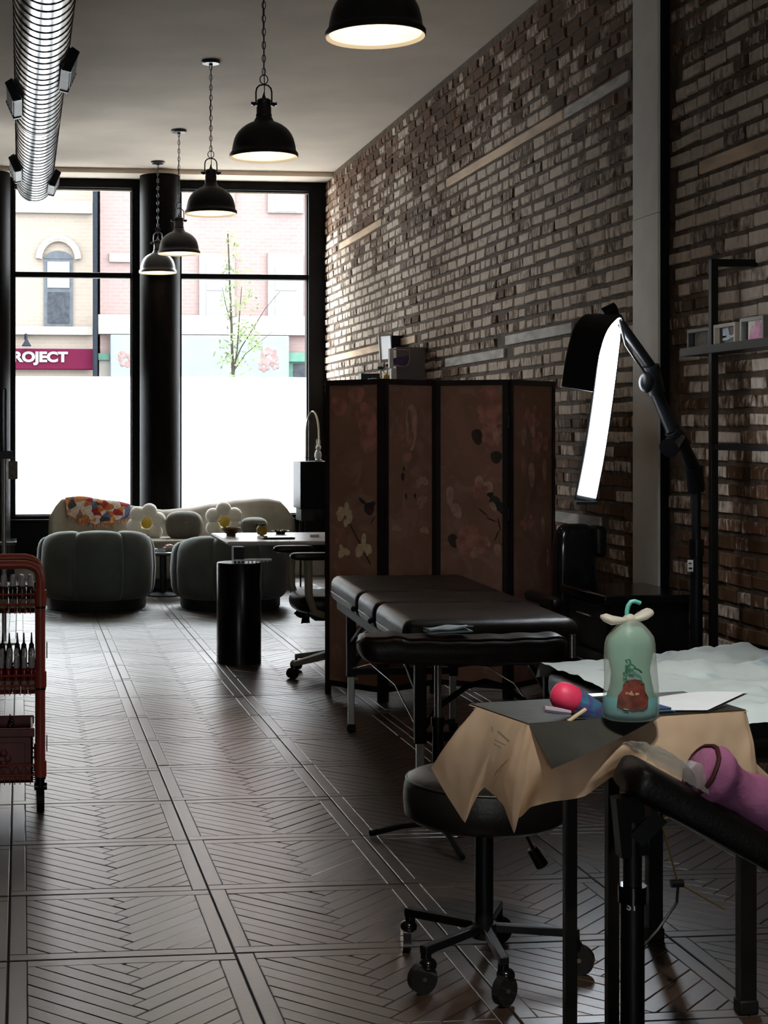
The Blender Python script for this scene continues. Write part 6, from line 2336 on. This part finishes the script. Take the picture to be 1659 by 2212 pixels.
# razor
rz = on_tray(1225, 1553)
rzr = thing('razor', 'lilac handled razor with a cream head on the tray', 'razor', rz)
rp = lambda px, py: Vector(((px - 1225) * s2, -.012, (1553 - py) * s2))
LIL = M('lilac_plastic', (.36, .31, .38), .4, var=.06)
MB().tube([rp(1170, 1528), rp(1195, 1532), rp(1228, 1537)], [.006, .0065, .004], 8).build('handle', LIL, rzr, smooth=True)
MB().bar(rp(1222, 1556), rp(1262, 1530), .009, .006).build('head', M('cream_resin', (.50, .40, .26), .4, var=.06), rzr, bevel=.0015)
# papers, striped napkin, wrapper, case
WP = M('white_paper', (.62, .68, .74), .8, var=.03)
NAV = M('navy_cloth', (.02, .05, .14), .8, var=.2)
pa = T(.300, .020, TT)
ps = thing('paper_sheets', 'white paper sheet with a dark underside at the right of the tray', 'paper', pa)
quad = [T(.285, .035, TT + .004) - pa, T(.400, .000, TT + .004) - pa, T(.545, .075, TT + .020) - pa, T(.40, .165, TT + .004) - pa]
mb = MB().grid(lambda u, v: lerp(lerp(quad[0], quad[1], u), lerp(quad[3], quad[2], u), v) + Vector((0, 0, .006 * math.sin(PI * u) * v)), 12, 8)
mb.build('sheet', WP, ps, smooth='all')
mb = MB().grid(lambda u, v: lerp(lerp(quad[0], quad[1], u), lerp(quad[3], quad[2], u), v) * 1.03 + Vector((0, 0, .006 * math.sin(PI * u) * v - .0035)), 12, 8)
mb.build('dark_backing', BSH, ps, smooth='all')
na = T(.262, .030, TT)
nk = thing('striped_napkin', 'folded navy napkin with white stripes beside the drink bag', 'napkin', na, math.atan2(e1.y, e1.x))
for k in range(3):
    MB().box(-.03, .075 - k * .006, -.016 - k * .002, .03, k * .004, k * .004 + .0036).build('fold', NAV if k != 1 else WP, nk, bevel=.001)
wr = T(.285, .10, TT)
gw = tag(MB().grid(lambda u, v: Vector((lerp(-.035, .035, u), lerp(-.022, .022, v), .003 + .016 * abs(noise.noise(Vector((u * 4, v * 4, 2)))) + .006 * math.sin(PI * u))), 16, 10).build('sweet_wrapper', M('green_foil', (.16, .46, .12), .3, .3, col2=(.55, .62, .50), vscale=40), smooth='all'), 'small crumpled green wrapper behind the drink bag', 'wrapper')
gw.location = wr
cs = T(.30, .185, TT)
cso = tag(MB().box(-.06, .06, -.02, .02, 0, .012).build('dark_case', M('dark_case_plastic', (.035, .032, .03), .4, var=.1), bevel=.003), 'flat dark case at the back of the tray behind the wrapper', 'case')
cso.location = cs
cso.rotation_euler = (0, 0, math.atan2(e1.y, e1.x))

# ------------------------------------------------------------------ tilted arm rest on a thick post, nearest the camera
fd = 2.70
ar = thing('arm_rest', 'tilted black arm rest on a thick post at the lower right', 'arm rest', (at(1366, 1900, fd).x, at(1366, 1900, fd).y, 0))
a0_, a1_ = at(1388, 1644, fd), at(1790, 1866, fd)
dirv = (a1_ - a0_).normalized()
upv = RV.cross(Vector((0, 0, 1)))
nrmv = dirv.cross(fwd).normalized()
if nrmv.z < 0:
    nrmv = -nrmv
def ar_fn(u, v):
    s = lambda q, e: math.copysign(abs(q) ** e, q)
    a = 2 * PI * v
    en = min(1, (1 - abs(2 * u - 1) ** 20) ** .5 + .03)
    return lerp(a0_, a1_, u) + nrmv * (-.034 + s(math.sin(a), .5) * .032 * en) + fwd * (.07 + s(math.cos(a), .5) * .07 * en)
mb = MB().grid(ar_fn, 40, 20, closev=True)
mb.f.append(tuple(range(20)))
mb.f.append(tuple(40 * 20 + k for k in reversed(range(20))))
mb.build('pad', BLEATHER, ar, smooth='all', world=True)
pq = at(1366, 1900, fd + .07)
ztop_ = a0_.z - .12
MB().cyl((pq.x, pq.y, .46), (pq.x, pq.y, ztop_), .0165, n=18).build('inner_post', BLACK, ar, smooth=True, world=True)
MB().cyl((pq.x, pq.y, .03), (pq.x, pq.y, .60), .021, n=22).build('outer_post', BLACK, ar, smooth=True, world=True)
MB().cyl((pq.x, pq.y, .585), (pq.x, pq.y, .615), .025, n=22).build('collar', BLACKGLOSS, ar, smooth=True, world=True)
MB().bar((pq.x, pq.y, ztop_ - .03), lerp(a0_, a1_, .25) - nrmv * .07 + fwd * .07, .05, .03).bar((pq.x, pq.y, ztop_ - .06), lerp(a0_, a1_, .08) - nrmv * .07 + fwd * .07, .05, .03).build('tilt_bracket', BLACK, ar, world=True)
for k in range(4):
    a = 2 * PI * k / 4 + .5
    MB().tube([(pq.x, pq.y, .06), (pq.x + math.cos(a) * .14, pq.y + math.sin(a) * .14, .045), (pq.x + math.cos(a) * .27, pq.y + math.sin(a) * .27, .014)], .013, 8).build('foot', BLACK, ar, smooth=True, world=True)
# the letters left on the post
cu = bpy.data.curves.new('post_letters', 'FONT')
cu.body = 'ST'
cu.size = .018
cu.offset = .0004
tmp = bpy.data.objects.new('tmp', cu)
C.objects.link(tmp)
bpy.context.view_layer.update()
me = bpy.data.meshes.new_from_object(tmp.evaluated_get(bpy.context.evaluated_depsgraph_get()))
bpy.data.objects.remove(tmp)
me.materials.append(M('pale_lettering', (.80, .78, .70), .5, var=.03))
x_0, x_1 = min(v.co.x for v in me.vertices), max(v.co.x for v in me.vertices)
y_0 = min(v.co.y for v in me.vertices)
zl_ = at(0, 1967, fd + .05).z
for v in me.vertices:
    # wrap the word round the post, its end facing the camera
    th_ = -.72 + (v.co.x - x_0) / .0222
    d_ = -fwd * math.cos(th_) + RV * math.sin(th_)
    v.co = Vector((pq.x, pq.y, zl_ + (v.co.y - y_0))) + d_ * .0222 - ar.location
lo = bpy.data.objects.new('lettering', me)
C.objects.link(lo)
lo.parent = ar

def on_rest(u, w, h):
    return lerp(a0_, a1_, u) + nrmv * (-.002 + h) + fwd * w
PLAS = milk('crinkled_clear_film', (.60, .62, .58), .50)
pw_ = thing('plastic_wrap', 'crinkled clear plastic film over the upper end of the arm rest', 'wrap', on_rest(.15, .06, 0))
def pw_fn(u, v):
    h = .006 + .026 * math.sin(PI * min(1, v * 1.1)) ** .6 * (.35 + .65 * math.sin(PI * (.15 + .75 * u))) + .010 * abs(noise.noise(Vector((u * 5, v * 7, 1)))) + (.016 if u > .8 else 0) * math.sin(PI * v)
    return on_rest(lerp(.012, .345, u), lerp(-.004, .15, v), h)
MB().grid(pw_fn, 40, 18).build('film', PLAS, pw_, smooth='all', world=True)
PKR = M('pink_crepe', (.34, .115, .24), .85, var=.12, vscale=16, bump=.35, bscale=60)
pr_ = thing('pink_wrap_roll', 'pink crepe wrapped bolster lying down the tilted arm rest', 'bolster', on_rest(.6, .06, 0))
def pr_fn(u, v):
    a = 2 * PI * v
    r = .050 + .010 * math.exp(-((u - .10) / .07) ** 2) - .010 * math.exp(-((u - .30) / .12) ** 2) + .004 * noise.noise(Vector((u * 9, math.cos(a) * 2, math.sin(a) * 2)))
    if abs(u - .62) < .008:
        r -= .006
    c = on_rest(lerp(.325, 1.0, u), .065, .036)
    return c + nrmv * math.sin(a) * r * .92 + fwd * math.cos(a) * r * 1.25
mb = MB().grid(pr_fn, 60, 24, closev=True)
mb.f.append(tuple(range(24)))
mb.f.append(tuple(60 * 24 + k for k in reversed(range(24))))
mb.build('wrap', PKR, pr_, smooth='all', world=True)
MB().tube([pr_fn(.005, k / 24) for k in range(24)], .004, 6, closed=True).build('dark_end', M('dark_red_edge', (.06, .01, .012), .7, var=.1), pr_, world=True, smooth=True)

# ------------------------------------------------------------------ added spotlight, out of view, to brighten tray, drape and sheet
sp0 = Vector((.72, 1.45, CZ - .20))
tgt = Vector((1.45, 3.30, .88))
ax_s = (tgt - sp0).normalized()
spot = thing('fill_spotlight', 'added black fill spotlight aimed at the tray table', 'lamp', (sp0.x, sp0.y, CZ))
MB().cyl((sp0.x, sp0.y, CZ - .02), (sp0.x, sp0.y, CZ), .05, n=20).build('canopy', SHADE, spot, smooth=True, world=True)
MB().cyl((sp0.x, sp0.y, CZ - .16), (sp0.x, sp0.y, CZ - .02), .009, n=10).build('stem', SHADE, spot, smooth=True, world=True)
MB().cyl(sp0 - ax_s * .09, sp0 + ax_s * .07, .045, .055, n=24, caps=False).build('can', SHADE, spot, smooth=True, world=True)
MB().cyl(sp0 - ax_s * .095, sp0 - ax_s * .085, .045, n=24).build('back_cap', SHADE, spot, smooth=True, world=True)
MB().ball(sp0 - ax_s * .01, .028, 12, 8).build('bulb', BULB, spot, smooth='all', world=True)
ld_ = bpy.data.lights.new('fill_spot_light', 'SPOT')
ld_.energy = 430
ld_.color = (1.0, .93, .84)
ld_.spot_size = math.radians(28)
ld_.spot_blend = .7
ld_.shadow_soft_size = .05
lo = bpy.data.objects.new('fill_spot_light', ld_)
C.objects.link(lo)
lo.parent = spot
lo.location = sp0 + ax_s * .08 - spot.location
lo.rotation_euler = ax_s.to_track_quat('-Z', 'Y').to_euler()
